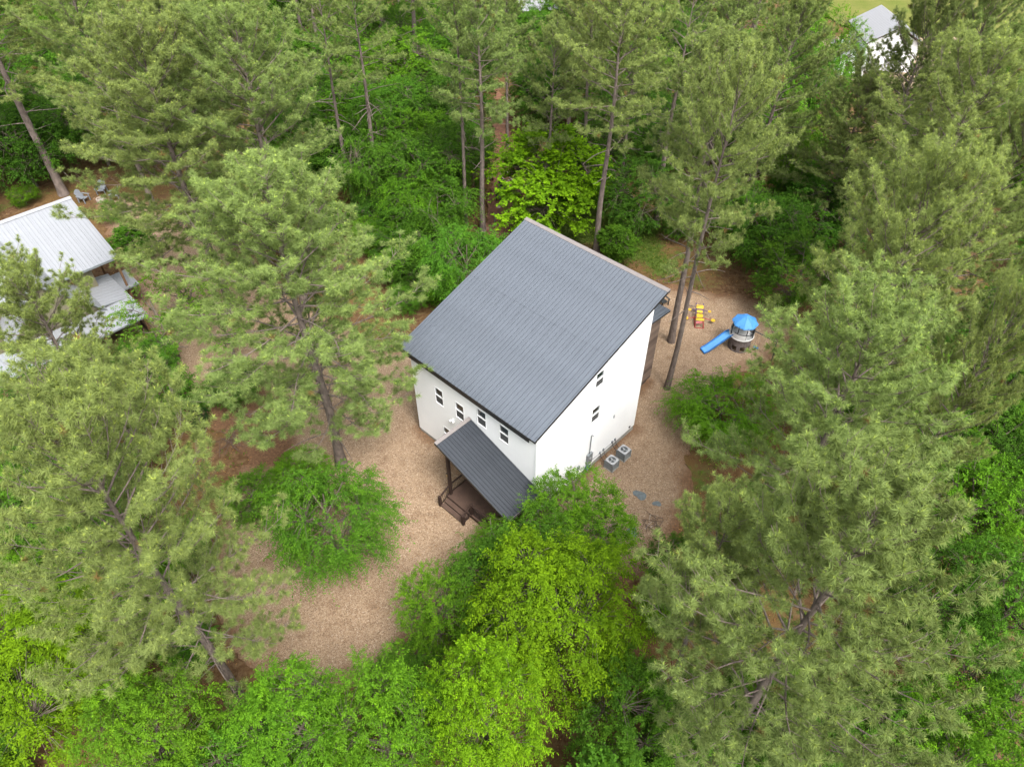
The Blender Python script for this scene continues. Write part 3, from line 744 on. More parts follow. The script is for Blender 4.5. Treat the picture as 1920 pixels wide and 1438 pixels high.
for i in range(8):
    b = MB(); a0, a1 = R(45 * i + 1.2), R(45 * i + 43.8)
    for (r0, z0), (r1, z1) in zip(ri[:-1], ri[1:]):
        b.quad((r0 * math.cos(a0), r0 * math.sin(a0), z0), (r1 * math.cos(a0), r1 * math.sin(a0), z1), (r1 * math.cos(a1), r1 * math.sin(a1), z1), (r0 * math.cos(a1), r0 * math.sin(a1), z0))
        for t in (.25, .5, .75):      # moulded ridges across each segment
            rr = r0 + (r1 - r0) * t; zz = z0 + (z1 - z0) * t + .008
            if rr > .12: b.tube([(rr * math.cos(a0) * 1.0, rr * math.sin(a0), zz), (rr * math.cos(a1), rr * math.sin(a1), zz)], .009, 4)
    o = b.build('roof_panel', M_BLUE2, prf)
    MB().tube([(r * math.cos(a0 - .02), r * math.sin(a0 - .02), z + .01) for r, z in ri], .022, 6).build('roof_rib', M_BLUE2, prf)
# slide, dropping away from the deck towards the house
def slide(parent, a, b, w=.64):
    a = np.array(a); b = np.array(b); h = b - a; L = np.linalg.norm(h[:2]); d = h / np.linalg.norm(h); s = unit((-h[1], h[0], 0))
    prof = [(0, 0), (.12, -.02), (.75, -.80 * (a[2] - b[2])), (.88, -.95 * (a[2] - b[2])), (1, -1.0 * (a[2] - b[2]))]
    pts = [np.array([a[0] + h[0] * t, a[1] + h[1] * t, a[2] + z]) for t, z in prof]
    bed = MB(); sd = [MB(), MB()]
    up = np.array([0, 0, 1.0])
    for p, q in zip(pts[:-1], pts[1:]):
        bed.hexa([p - s * w / 2 - up * .04, q - s * w / 2 - up * .04, q + s * w / 2 - up * .04, p + s * w / 2 - up * .04, p - s * w / 2, q - s * w / 2, q + s * w / 2, p + s * w / 2])
    bo = bed.build('slide', M_BLUE3, parent)
    for k, sg in enumerate((-1, 1)):
        m = MB(); m.tube([p + s * sg * (w / 2 + .02) + up * .12 for p in pts], .035, 8); 
        for p, q in zip(pts[:-1], pts[1:]):
            o = s * sg
            m.hexa([p + o * w / 2 - up * .05, q + o * w / 2 - up * .05, q + o * (w / 2 + .05) - up * .05, p + o * (w / 2 + .05) - up * .05, p + o * w / 2 + up * .11, q + o * w / 2 + up * .11, q + o * (w / 2 + .05) + up * .11, p + o * (w / 2 + .05) + up * .11])
        m.build('slide_side', M_BLUE, bo, smooth=False)
    m = MB(); e = pts[-1]; m.tube([e - s * (w / 2 + .02) + d * .03, e + s * (w / 2 + .02) + d * .03], .06, 8); m.build('slide_lip', M_BLUE, bo)
def tl(p):      # world to play tower frame
    dx, dy = p[0] - 19.12, p[1] - 45.42; c, s = math.cos(R(20)), math.sin(R(20))
    return (dx * c - dy * s, dx * s + dy * c, p[2])
slide(pt, tl((18.25, 45.52, 1.36)), tl((15.98, 44.72, .14)))
# swing arm on the far side of the tower
arm = MB().tube([tl((19.95, 45.1, 1.98)), tl((21.5, 43.9, 1.78))], .045, 8).build('swing_beam', M_DGREY, pt)
for q in ((21.45, 43.55), (21.85, 44.25)):
    MB().tube([tl((21.5, 43.9, 1.78)), tl((*q, -.02))], .04, 8).build('beam_leg', M_DGREY, pt)
sw = thing('swing', 'blue plastic swing seat hanging beside the play tower', 'swing', (20.35, 44.78, .42), R(-38))
MB().hexa([(-.2, -.09, 0), (.2, -.09, 0), (.2, .09, 0), (-.2, .09, 0), (-.21, -.1, .035), (.21, -.1, .035), (.21, .1, .035), (-.21, .1, .035)]).build('seat', M_BLUE, sw, bevel=.01)
for s in (-1, 1): MB().tube([(s * .19, 0, .03), (s * .15, 0, 1.46)], .008, 5).build('rope', M_DGREY, sw)

tt = thing('teeter_totter', 'red and purple steel teeter totter with yellow plastic seats', 'teeter totter', (16.42, 48.9, 0), R(-9))
tt.scale = (1.22, 1.15, .9)
for s in (-1, 1):
    MB().tube([(s * .22, -.75, .62), (s * .24, .2, .55), (s * .26, 1.15, .92)], .035, 8).build('long_rail', M_PURPLE, tt)
    MB().tube([(s * .3, -1.0, .035), (s * .3, .25, .035), (s * .24, .1, .55)], .035, 8).build('ground_tube', M_RED, tt)
    MB().tube([(s * .3, -.95, .04), (s * .22, -.7, .62)], .03, 8).build('leg', M_RED, tt)
    MB().tube([(s * .05, -.2, .55), (s * .5, -.22, .45), (s * .78, -.28, .40)], .032, 8).build('side_arm', M_RED, tt)
    MB().tube([(s * .72, -.1, .42), (s * .76, -.24, .78)], .02, 6).build('hand_bar', M_RED, tt)
    MB().tube([(s * .02, .62, .72), (s * .62, .5, .66)], .028, 8).build('side_arm', M_PURPLE, tt)
    MB().cyl(s * .95, -.3, .39, .46, .17, .16, 14).build('seat', M_YELLOW, tt, bevel=.015)
    MB().cyl(s * .7, .52, .62, .69, .13, .12, 14).build('seat', M_YELLOW, tt, bevel=.015)
MB().tube([(-.3, -1.0, .035), (.3, -1.0, .035)], .035, 8).build('ground_tube', M_RED, tt)
for (y0, y1, z0, z1, wd) in ((-.72, -.42, .64, .62, .30), (-.3, .12, .60, .60, .24), (.24, .46, .64, .70, .22), (.6, .92, .80, .90, .27)):
    MB().hexa([(-wd, y0, z0), (wd, y0, z0), (wd, y1, z1), (-wd, y1, z1), (-wd * .9, y0 + .02, z0 + .06), (wd * .9, y0 + .02, z0 + .06), (wd * .9, y1 - .02, z1 + .06), (-wd * .9, y1 - .02, z1 + .06)]).build('foot_plate' if wd < .25 else 'seat', M_YELLOW, tt, bevel=.015)
MB().hexa([(-.3, -.9, .42), (.1, -.86, .46), (.2, -.76, .6), (-.26, -.76, .6), (-.3, -.92, .45), (.1, -.88, .49), (.2, -.78, .63), (-.26, -.78, .63)]).build('footrest', M_RED, tt)

hp = thing('iron_hoop', 'rusty iron hoop standing at the edge of the feathery shrub', 'hoop', (14.8, 40.1, 0), R(20))
MB().tube([(.06 * math.sin(a) , .42 * math.cos(a), .44 + .44 * math.sin(a)) for a in np.linspace(0, 2 * math.pi, 33)], .028, 8, cap=False).build('rim', M_RUST, hp)
for k in range(4):
    a = k * math.pi / 4; MB().tube([(.06 * math.sin(a), .42 * math.cos(a), .44 + .44 * math.sin(a)), (-.06 * math.sin(a), -.42 * math.cos(a), .44 - .44 * math.sin(a))], .009, 5).build('spoke', M_RUST, hp)

# ---------------------------------------------------------------- stones, brush, chairs
def blob(name, loc, r, mat, label, cat, flat=1.0, seed=1, group=None, squash=(1, 1)):
    g = np.random.default_rng(seed); b = MB(); n, m = 12, 6
    for j in range(m + 1):
        ph = math.pi * j / m
        for i in range(n):
            a = 2 * math.pi * i / n; k = 1 + .22 * math.sin(2 * a + seed) + .14 * math.sin(3 * a + seed * 2.1) + g.uniform(-.07, .07)
            b.v.append((r * squash[0] * k * math.sin(ph) * math.cos(a), r * squash[1] * k * math.sin(ph) * math.sin(a), r * flat * (math.cos(ph) * .9 + .35) * (1 + g.uniform(-.06, .06))))
    for j in range(m):
        for i in range(n):
            b.f.append((j * n + i, j * n + (i + 1) % n, (j + 1) * n + (i + 1) % n, (j + 1) * n + i)[::-1])
    o = b.build(name, mat); o.location = loc; tag(o, label, cat, group); return o
blob('flat_stone', (8.84, 29.93, .012), .42, M_SLATE, 'flat blue grey stone on the gravel closest to the air conditioners', 'stone', .07, 3)
blob('flat_stone', (7.89, 26.89, .012), .46, M_SLATE, 'flat blue grey stone on the gravel farthest from the air conditioners', 'stone', .07, 5, squash=(1, .75))
blob('flat_stone', (9.9, 29.2, .012), .26, M_SLATE, 'small flat grey stone half under the grass edge', 'stone', .07, 8)
blob('boulder', (-9.95, 16.3, .0), .34, M_ROCK, 'pale boulder at the end of the gravel drive', 'boulder', .7, 2)
blob('boulder', (-1.43, 67.6, .05), .3, M_ROCK, 'pale rock before the black chairs by the trail', 'boulder', .6, 4)
for i in range(13):
    a = i / 13 * 2 * math.pi
    blob('fire_ring_stone', (.3 + .95 * math.cos(a), 72.6 + .95 * math.sin(a), .12), .17 + .06 * rnd.random(), M_ROCK, 'stone of the ring beside the dirt trail', 'stone', .8, 20 + i, 'stones of the fire ring')
for i in range(16):
    blob('trail_rock', (-1.6 + rnd.uniform(-1.3, 2.6), 74.2 + rnd.uniform(-.9, .9), .14), .1 + .12 * rnd.random(), M_ROCK, 'small pale rock scattered across the dirt trail', 'stone', .7, 50 + i, 'rocks across the trail')

def brush(loc, n, spread, label, seed, pale=0):
    g = np.random.default_rng(seed); t = thing('brush_pile', label, 'brush pile', loc)
    for i in range(n):
        a = g.uniform(0, 2 * math.pi); l = g.uniform(.4, 1.3) * spread; p = np.array([g.normal(0, .35 * spread), g.normal(0, .3 * spread), .03 + abs(g.normal(0, .1))]); d = np.array([math.cos(a), math.sin(a), g.uniform(-.05, .3)])
        pts = [p - d * l / 2, p + np.array([0, 0, .05]) + g.normal(0, .05, 3), p + d * l / 2]
        for q in pts: q[2] = max(q[2], .02)
        MB().tube(pts, [.022, .018, .006], 5).build('stick', M_PALEW if i < pale else M_TWIG, t)
    return t
brush((9.24, 27.5, .0), 22, 1.0, 'heap of dead sticks on the gravel among the flat stones', 3, 3)
brush((-20.7, 34.8, .0), 34, 1.5, 'heap of dead twigs on the red dirt', 4)
for i in range(26):
    x, y = rnd.uniform(-16, 13), rnd.uniform(17, 50)
    if not inside([x], [y], GRAVEL)[0] or -4 < x < 13 and 24 < y < 46 and rnd.random() < .7: continue
    a = rnd.uniform(0, 6.28); l = rnd.uniform(.2, .5)
    o = MB().tube([(0, 0, .012), (.5 * l * math.cos(a), .5 * l * math.sin(a), .03), (l * math.cos(a + .3), l * math.sin(a + .3), .012)], [.016, .013, .005], 5).build('fallen_twig', M_TWIG)
    o.location = (x, y, .012); tag(o, 'short dead twig lying on the gravel', 'twig', 'twigs on the gravel')

def lawn_chair(loc, rz_, mat, label, group=None, s=1.0):
    t = thing('lawn_chair', label, 'chair', loc, rz_, group); t.scale = (s, s, s)
    b = MB()
    for i in range(5): x = -.25 + i * .105; b.hexa([(x, -.3, .36), (x + .095, -.3, .36), (x + .095, .25, .28), (x, .25, .28), (x, -.3, .385), (x + .095, -.3, .385), (x + .095, .25, .305), (x, .25, .305)])
    b.build('seat', mat, t)
    for i in range(7):
        u = (i - 3) / 3.0; x = u * .27; top = 1.02 - .16 * u * u
        MB().hexa([(x * .8 - .04, .22, .29), (x * .8 + .04, .22, .29), (x * .8 + .04, .25, .29), (x * .8 - .04, .25, .29), (x - .045, .5, top), (x + .045, .5, top), (x + .045, .53, top), (x - .045, .53, top)]).build('back_slat', mat, t)
    for sx in (-1, 1):
        MB().hexa([(sx * .36 - .07, -.36, .55), (sx * .36 + .07, -.36, .55), (sx * .36 + .05, .4, .55), (sx * .36 - .05, .4, .55), (sx * .36 - .07, -.36, .58), (sx * .36 + .07, -.36, .58), (sx * .36 + .05, .4, .58), (sx * .36 - .05, .4, .58)]).build('armrest', mat, t)
        MB().box(sx * .33 - .02, sx * .33 + .02, -.32, -.22, -.02, .55).build('leg', mat, t)
        MB().hexa([(sx * .33 - .02, .3, -.02), (sx * .33 + .02, .3, -.02), (sx * .33 + .02, .38, -.02), (sx * .33 - .02, .38, -.02), (sx * .33 - .02, .26, .55), (sx * .33 + .02, .26, .55), (sx * .33 + .02, .36, .55), (sx * .33 - .02, .36, .55)]).build('leg', mat, t)
    return t
lawn_chair((-46.1, 69.0, .02), R(75), M_CHAIR, 'grey lawn chair closest to the silver roof ridge', 'grey lawn chairs', 1.25)
lawn_chair((-44.9, 70.7, .02), R(5), M_CHAIR, 'grey lawn chair facing the silver roofed house across the fire pit', 'grey lawn chairs', 1.25)
lawn_chair((-43.1, 69.6, .02), R(-70), M_CHAIR, 'grey lawn chair with its back to the broad dense pine', 'grey lawn chairs', 1.25)
fp = thing('fire_pit', 'low round pale fire pit between the grey lawn chairs', 'fire pit', (-44.3, 69.0, .02))
ring_wall(.5, 0, .35, 0, 2 * math.pi, .1, 20).build('bowl', M_ROCK, fp); MB().cyl(0, 0, .0, .12, .42, .42, 18).build('ash', M_CONC, fp)
lawn_chair((-1.15, 69.0, .06), R(60), M_BCHAIR, 'black lawn chair near the pale rock by the trail', 'black chairs by the trail', 1.2)
lawn_chair((-.95, 71.0, .08), R(20), M_BCHAIR, 'black lawn chair near the fire ring by the trail', 'black chairs by the trail', 1.2)
lawn_chair((13.6, 51.1, .01), R(30), M_DGREY, 'dark chair on the gravel behind the weathered rear wing', None, 1.1)
po = MB().box(-.05, .05, -.05, .05, -.1, 1.1).box(-.065, .065, -.065, .065, 1.1, 1.14).build('marker_post', M_GREYM); po.location = (-1.77, 64.4, .05); tag(po, 'slim grey post beside the dirt trail', 'post')
pic = thing('picnic_table', 'tan wooden picnic table under the broad dense pine', 'table', (-27.1, 55.7, .01), R(30))
tb = MB()
for i in range(5): tb.box(-.9, .9, -.37 + i * .15, -.37 + i * .15 + .14, .72, .76)
tb.build('table_top', M_CEDAR, pic)
for s in (-1, 1):
    MB().box(-.9, .9, s * .68 - .13, s * .68 + .13, .42, .46).build('bench', M_CEDAR, pic)
    MB().box(s * .6 - .03, s * .6 + .03, -.75, .75, .34, .42).build('cross_beam', M_CEDAR, pic)
    for q in (-1, 1): MB().bar((s * .6, q * .62, -.02), (s * .6, q * .2, .72), .06, .09).build('leg', M_CEDAR, pic)

# ---------------------------------------------------------------- trees
def nrm(a):
    return a / np.maximum(np.linalg.norm(a, axis=-1, keepdims=True), 1e-9)

class Wood:
    """collects branch tubes for one trunk mesh"""
    def __init__(s): s.V = []; s.F = []; s.n = 0
    def tube(s, pts, rad, sides):
        V, F = tube_np(np.asarray(pts, float), np.asarray(rad, float), sides)
        s.V.append(V); s.F.append(F + s.n); s.n += len(V)
    def mesh(s, name, mat):
        me = np_mesh(name, np.concatenate(s.V), np.concatenate(s.F), mat)
        me.polygons.foreach_set('use_smooth', [True] * len(me.polygons)); return me

def make_pine(seed, h, Rm, cb, nl, dens=1.0, dead=4, K=44, width=.044):
    g = np.random.default_rng(seed); W = Wood()
    zs = np.linspace(-.4, h, 16); ph = g.uniform(0, 6.28, 2)
    cxy = lambda z: np.stack([.16 * np.sin(z * .23 + ph[0]) * np.minimum(1, np.maximum(0, z) / 6), .16 * np.sin(z * .19 + ph[1]) * np.minimum(1, np.maximum(0, z) / 6), z], -1)
    r0 = .0115 * h
    rad = r0 * np.clip(1 - np.maximum(zs, 0) / h, .03, 1) ** .75 * (1 + .45 * np.exp(-np.maximum(zs, 0) / .7))
    W.tube(cxy(zs), rad, 10)
    tp, td = [], []
    rib = []
    up = np.array([0, 0, 1.0])
    for i in range(nl):
        t = ((i + g.uniform(.1, .9)) / nl) ** .92
        z = (cb + (1 - cb) * t * .975) * h
        env = Rm * (1 - max(0, (t - .35) / .65) ** 2.3) ** .5 * min(1, .62 + 1.1 * t)
        Ll = max(.7, env * g.uniform(.74, 1.1))
        az = i * 2.3999 + g.uniform(-.5, .5)
        e0 = R(2 + 58 * t ** 1.25 + g.normal(0, 7))
        s = np.linspace(0, 1, 8)
        el = e0 - R(14) * np.sin(s * 3.1) * (1 - t) + R(30) * s ** 2
        azs = az + .25 * g.normal() * s + .12 * np.sin(s * 5 + g.uniform(0, 6))
        step = Ll / 7
        d = np.stack([np.cos(el) * np.cos(azs), np.cos(el) * np.sin(azs), np.sin(el)], -1)
        pts = cxy(np.array([z]))[0] + np.concatenate([np.zeros((1, 3)), np.cumsum(d[:-1] * step, 0)])
        rr = np.linspace(.012 + .0072 * Ll, .009, 8)
        W.tube(pts, rr, 5)
        ns = int(Ll * 3.3 * dens) + 3
        ss = np.sort(g.uniform(.12 if t < .6 else .08, 1.0, ns)) ** .85
        for k, sv in enumerate(ss):
            f = sv * 7; i0 = min(int(f), 6); p = pts[i0] + (pts[i0 + 1] - pts[i0]) * (f - i0); dd = d[i0]
            side = np.cross(dd, up); side /= max(np.linalg.norm(side), 1e-6); sg = 1 if k % 2 else -1
            d2 = dd * .62 + side * sg * g.uniform(.35, .95) + up * g.uniform(-.05, .45); d2 /= np.linalg.norm(d2)
            l2 = g.uniform(.5, 1.0) * (.55 + .14 * Ll) * (1.15 - .5 * sv)
            q = np.linspace(0, 1, 4)
            p2 = p + d2 * (q * l2)[:, None] + up * (.16 * l2 * q ** 2)[:, None]
            W.tube(p2, np.array([.014, .012, .009, .006]), 3)
            m = max(3, int(l2 / .19)); sq = g.uniform(.2, 1, m); sq[-1] = 1
            bp = p + d2 * (sq * l2)[:, None] + up * (.16 * l2 * sq ** 2)[:, None]
            d3 = nrm(d2 * .65 + g.normal(0, .42, (m, 3)) + up * .42)
            l3 = g.uniform(.12, .36, m)[:, None]
            tp.append(bp + d3 * l3); td.append(d3)
    for i in range(dead):      # bare stubs below the crown
        z = g.uniform(cb * .62, cb * 1.02) * h; az = g.uniform(0, 6.28); Ll = g.uniform(.8, 3.2); s = np.linspace(0, 1, 6)
        dr = np.array([math.cos(az), math.sin(az), g.uniform(-.15, .3)])
        pts = cxy(np.array([z]))[0] + dr * (s * Ll)[:, None] + np.array([0, 0, 1]) * (.12 * Ll * np.sin(s * 3 + g.uniform(0, 3)))[:, None] * s[:, None]
        W.tube(pts, np.linspace(.05, .012, 6), 5)
    P = np.concatenate(tp); D = np.concatenate(td); n = len(P)
    ref = np.where(np.abs(D[:, 2:3]) < .9, np.array([[0, 0, 1.0]]), np.array([[1.0, 0, 0]]))
    A = nrm(np.cross(D, ref)); B = np.cross(D, A)
    hi = np.clip((P[:, 2] / h - cb) / (1 - cb), 0, 1)
    rho = np.hypot(P[:, 0], P[:, 1]) / Rm
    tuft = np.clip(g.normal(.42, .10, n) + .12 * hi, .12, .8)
    tuft[g.random(n) < .005] = .03
    phi = g.uniform(0, 6.2832, (n, K)); th = R(15) + (R(86) - R(15)) * np.sqrt(g.random((n, K)))
    off = g.uniform(-.17, .03, (n, K, 1))
    dirs = D[:, None] * np.cos(th)[..., None] + (A[:, None] * np.cos(phi)[..., None] + B[:, None] * np.sin(phi)[..., None]) * np.sin(th)[..., None]
    dirs[..., 2] -= .10; dirs = nrm(dirs)
    ln = g.uniform(.19, .30, (n, K, 1))
    base = P[:, None] + D[:, None] * off
    sv = nrm(np.cross(dirs, g.normal(0, 1, (n, K, 3)))) * width * .5
    tris = np.stack([base - sv, base + sv, base + dirs * ln], 2)
    tint = np.repeat((np.clip(tuft[:, None] + g.normal(0, .07, (n, K)), .1, .9) * (tuft[:, None] > .08) + .03 * (tuft[:, None] <= .08))[..., None], 3, 2)
    # candles: pale new shoots on the sunlit, upward tips
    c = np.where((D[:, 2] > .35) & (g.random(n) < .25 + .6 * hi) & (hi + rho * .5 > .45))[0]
    k2 = 6
    pc = P[c][:, None] + np.zeros((len(c), k2, 3)); dc = nrm(D[c][:, None] + g.normal(0, .28, (len(c), k2, 3)))
    sc = nrm(np.cross(dc, g.normal(0, 1, (len(c), k2, 3)))) * .022
    t2 = np.stack([pc - sc, pc + sc, pc + dc * g.uniform(.09, .18, (len(c), k2, 1))], 2)
    V = np.concatenate([tris.reshape(-1, 3), t2.reshape(-1, 3)])
    T = np.concatenate([tint.ravel(), np.repeat(g.uniform(.86, 1.0, len(c) * k2), 3)])
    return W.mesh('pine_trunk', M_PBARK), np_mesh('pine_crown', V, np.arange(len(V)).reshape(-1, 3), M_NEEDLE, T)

def make_broad(seed, kind, H, Rm):
    g = np.random.default_rng(seed); W = Wood()
    prm = {'oak': dict(M=330, tw=6, nl=13, l=.78, droop=.28, ls=.135, lw=.50, zc=.56, rz=.45, flat=.55),
           'weep': dict(M=330, tw=5, nl=20, l=1.2, droop=.7, ls=.12, lw=.46, zc=.55, rz=.44, flat=.5),
           'comp': dict(M=380, tw=6, nl=17, l=.95, droop=.5, ls=.14, lw=.38, zc=.60, rz=.41, flat=.45),
           'thin': dict(M=60, tw=4, nl=11, l=.8, droop=.2, ls=.15, lw=.6, zc=.62, rz=.40, flat=.6),
           'gum': dict(M=260, tw=6, nl=15, l=.85, droop=.18, ls=.15, lw=.8, zc=.55, rz=.46, flat=.75)}[kind]
    zc, rzz = prm['zc'] * H, prm['rz'] * H
    lob = nrm(g.normal(0, 1, (12, 3)) + np.array([0, 0, .25]))
    def env(d):
        b = np.max(d @ lob.T, axis=1); return .48 + .72 * np.clip((b - .58) / .42, 0, 1) ** .9
    M = prm['M']
    d = nrm(g.normal(0, 1, (M, 3)) + np.array([0, 0, .2])); e = env(d)
    rho = g.uniform(.22, 1, M) ** .42
    if kind == 'gum':      # branches in loose tiers, crown narrowing upwards
        d[:, 2] = np.round(d[:, 2] * 4.5) / 4.5; d = nrm(d)
    P = np.array([0, 0, zc]) + d * (e * rho)[:, None] * np.array([Rm, Rm, rzz])
    if kind in ('gum', 'comp'):
        k = np.clip((P[:, 2] - zc) / rzz, -1, 1); P[:, :2] *= (1.05 - .35 * np.maximum(k, 0))[:, None]
    P[:, 2] = np.maximum(P[:, 2], .12 * H)
    # skeleton
    nz = np.linspace(-.3, zc + .55 * rzz, 9); wx = g.normal(0, .06 * Rm, 2)
    ax = lambda z: np.stack([wx[0] * np.sin(z / H * 5), wx[1] * np.sin(z / H * 4 + 1), z], -1)
    W.tube(ax(nz), .022 * H * np.linspace(1, .22, 9) ** .9, 8)
    limbs = []
    for i in range(13):
        z = g.uniform(.16, .62) * H; a = i * 2.4 + g.uniform(-.4, .4); el = g.uniform(.2, .9)
        dv = np.array([math.cos(a) * math.cos(el), math.sin(a) * math.cos(el), math.sin(el)]); Ll = Rm * g.uniform(.55, .85)
        s = np.linspace(0, 1, 6); p = ax(np.array([z]))[0] + dv * (s * Ll)[:, None] + np.array([0, 0, .15 * Ll]) * (s ** 2)[:, None] + g.normal(0, .05, (6, 3)) * s[:, None]
        W.tube(p, np.linspace(.009 * H, .003 * H, 6), 5); limbs.append(p)
    lp = np.concatenate(limbs)
    for c in range(M):
        j = int(np.argmin(((lp - P[c]) ** 2).sum(1) + np.maximum(0, lp[:, 2] - P[c, 2]) * .4)); a = lp[j]; b = P[c]
        mid = (a + b) / 2 + np.array([0, 0, .12 * np.linalg.norm(b - a)])
        W.tube(np.stack([a, mid, b]), np.array([.016, .012, .006]), 3)
    # sprays
    T, Ln = prm['tw'], prm['nl']
    out = nrm((P - np.array([0, 0, zc])) * np.array([1, 1, .6]))
    dirs = nrm(out[:, None] * .75 + g.normal(0, .65, (M, T, 3)) + np.array([0, 0, .35]))
    dirs[..., 2] *= prm['flat'] + .25; dirs = nrm(dirs)
    tl_ = prm['l'] * g.uniform(.6, 1.15, (M, T, 1, 1))
    s = (np.arange(Ln) + .6)[None, None, :, None] / Ln + g.uniform(-.02, .02, (M, T, Ln, 1))
    pos = P[:, None, None] + dirs[:, :, None] * tl_ * s
    pos[..., 2] -= (prm['droop'] * tl_ * s ** 2)[..., 0]
    tang = dirs[:, :, None] + np.array([0, 0, -2 * prm['droop']]) * s; tang = nrm(tang)
    side = nrm(np.cross(tang, np.array([0, 0, 1.0]) + g.normal(0, .25, tang.shape)))
    alt = np.where(np.arange(Ln) % 2 == 0, 1, -1)[None, None, :, None]
    ldir = nrm(side * alt * .85 + tang * .6 + g.normal(0, .3, tang.shape) + np.array([0, 0, -.22 if kind == 'comp' else -.08]))
    nor = nrm(np.array([0, 0, 1.0]) + g.normal(0, .45, tang.shape) + out[:, None, None] * .25)
    wd = nrm(np.cross(nor, ldir)); nor = np.cross(ldir, wd)
    ls = prm['ls'] * g.uniform(.65, 1.2, (M, T, Ln, 1)); lw = ls * prm['lw'] * .5
    v0 = pos; v1 = pos + ldir * ls * .45 + wd * lw + nor * ls * .08; v2 = pos + ldir * ls - nor * ls * .08; v3 = pos + ldir * ls * .45 - wd * lw + nor * ls * .08
    V = np.stack([v0, v1, v2, v3], 3).reshape(-1, 3)
    hi = np.clip((P[:, 2] - zc) / rzz * .5 + .5, 0, 1)
    tint = np.clip(g.normal(.46, .11, (M, 1, 1)) + .10 * (rho - .7)[:, None, None] + g.normal(0, .09, (M, T, Ln)) + .16 * (s[..., 0] > .82) , 0, 1)
    # stems of the sprays
    return W.mesh('broadleaf_trunk', M_BARK), np_mesh('broadleaf_crown', V, np.arange(len(V)).reshape(-1, 4), M_LEAF, np.repeat(tint.ravel(), 4))

PINE_PROTO = [make_pine(11, 22, 5.8, .22, 84, 1.0, 4, 48, .022), make_pine(12, 22, 6.0, .24, 80, 1.0, 3, 48, .021), make_pine(13, 22, 4.4, .48, 46, 1.05, 7, 36, .030),
              make_pine(14, 22, 5.6, .32, 68, 1.0, 4, 48, .021), make_pine(15, 22, 4.6, .50, 44, 1.05, 8, 36, .030), make_pine(16, 22, 4.6, .58, 26, .85, 14, 36, .032)]
BROAD_PROTO = {'oak': [make_broad(21, 'oak', 6.5, 3.0), make_broad(22, 'oak', 6.5, 3.0), make_broad(23, 'oak', 6.5, 3.0)],
               'weep': [make_broad(31, 'weep', 5.6, 3.0), make_broad(32, 'weep', 5.6, 3.0)],
               'comp': [make_broad(41, 'comp', 8.5, 3.2), make_broad(42, 'comp', 8.5, 3.2)],
               'thin': [make_broad(61, 'thin', 7.0, 2.6)],
               'gum': [make_broad(51, 'gum', 7.0, 2.6), make_broad(52, 'gum', 7.0, 2.6)]}

def place_tree(name, proto, loc, rz_, sxy, sz, colour, label, cat, group=None, lean=(0, 0)):
    t = thing(name, label, cat, loc, rz_, group)
    t.scale = (sxy, sxy, sz)
    t.rotation_euler = (lean[0], lean[1], rz_)
    a = link('trunk', proto[0], t); b = link('crown', proto[1], t)
    b.color = (*colour, 1)
    return t

def vary(c, g, a, b):
    k = g.uniform(a, b); return (c[0] * k * g.uniform(.95, 1.05), c[1] * k, c[2] * k)
TONE = {'yellow': (.130, .252, .009), 'lime': (.100, .220, .014), 'fresh': (.082, .182, .016), 'mid': (.074, .170, .016), 'dark': (.052, .122, .013), 'sapling': (.12, .23, .025)}
PINE_C = (.205, .262, .077)

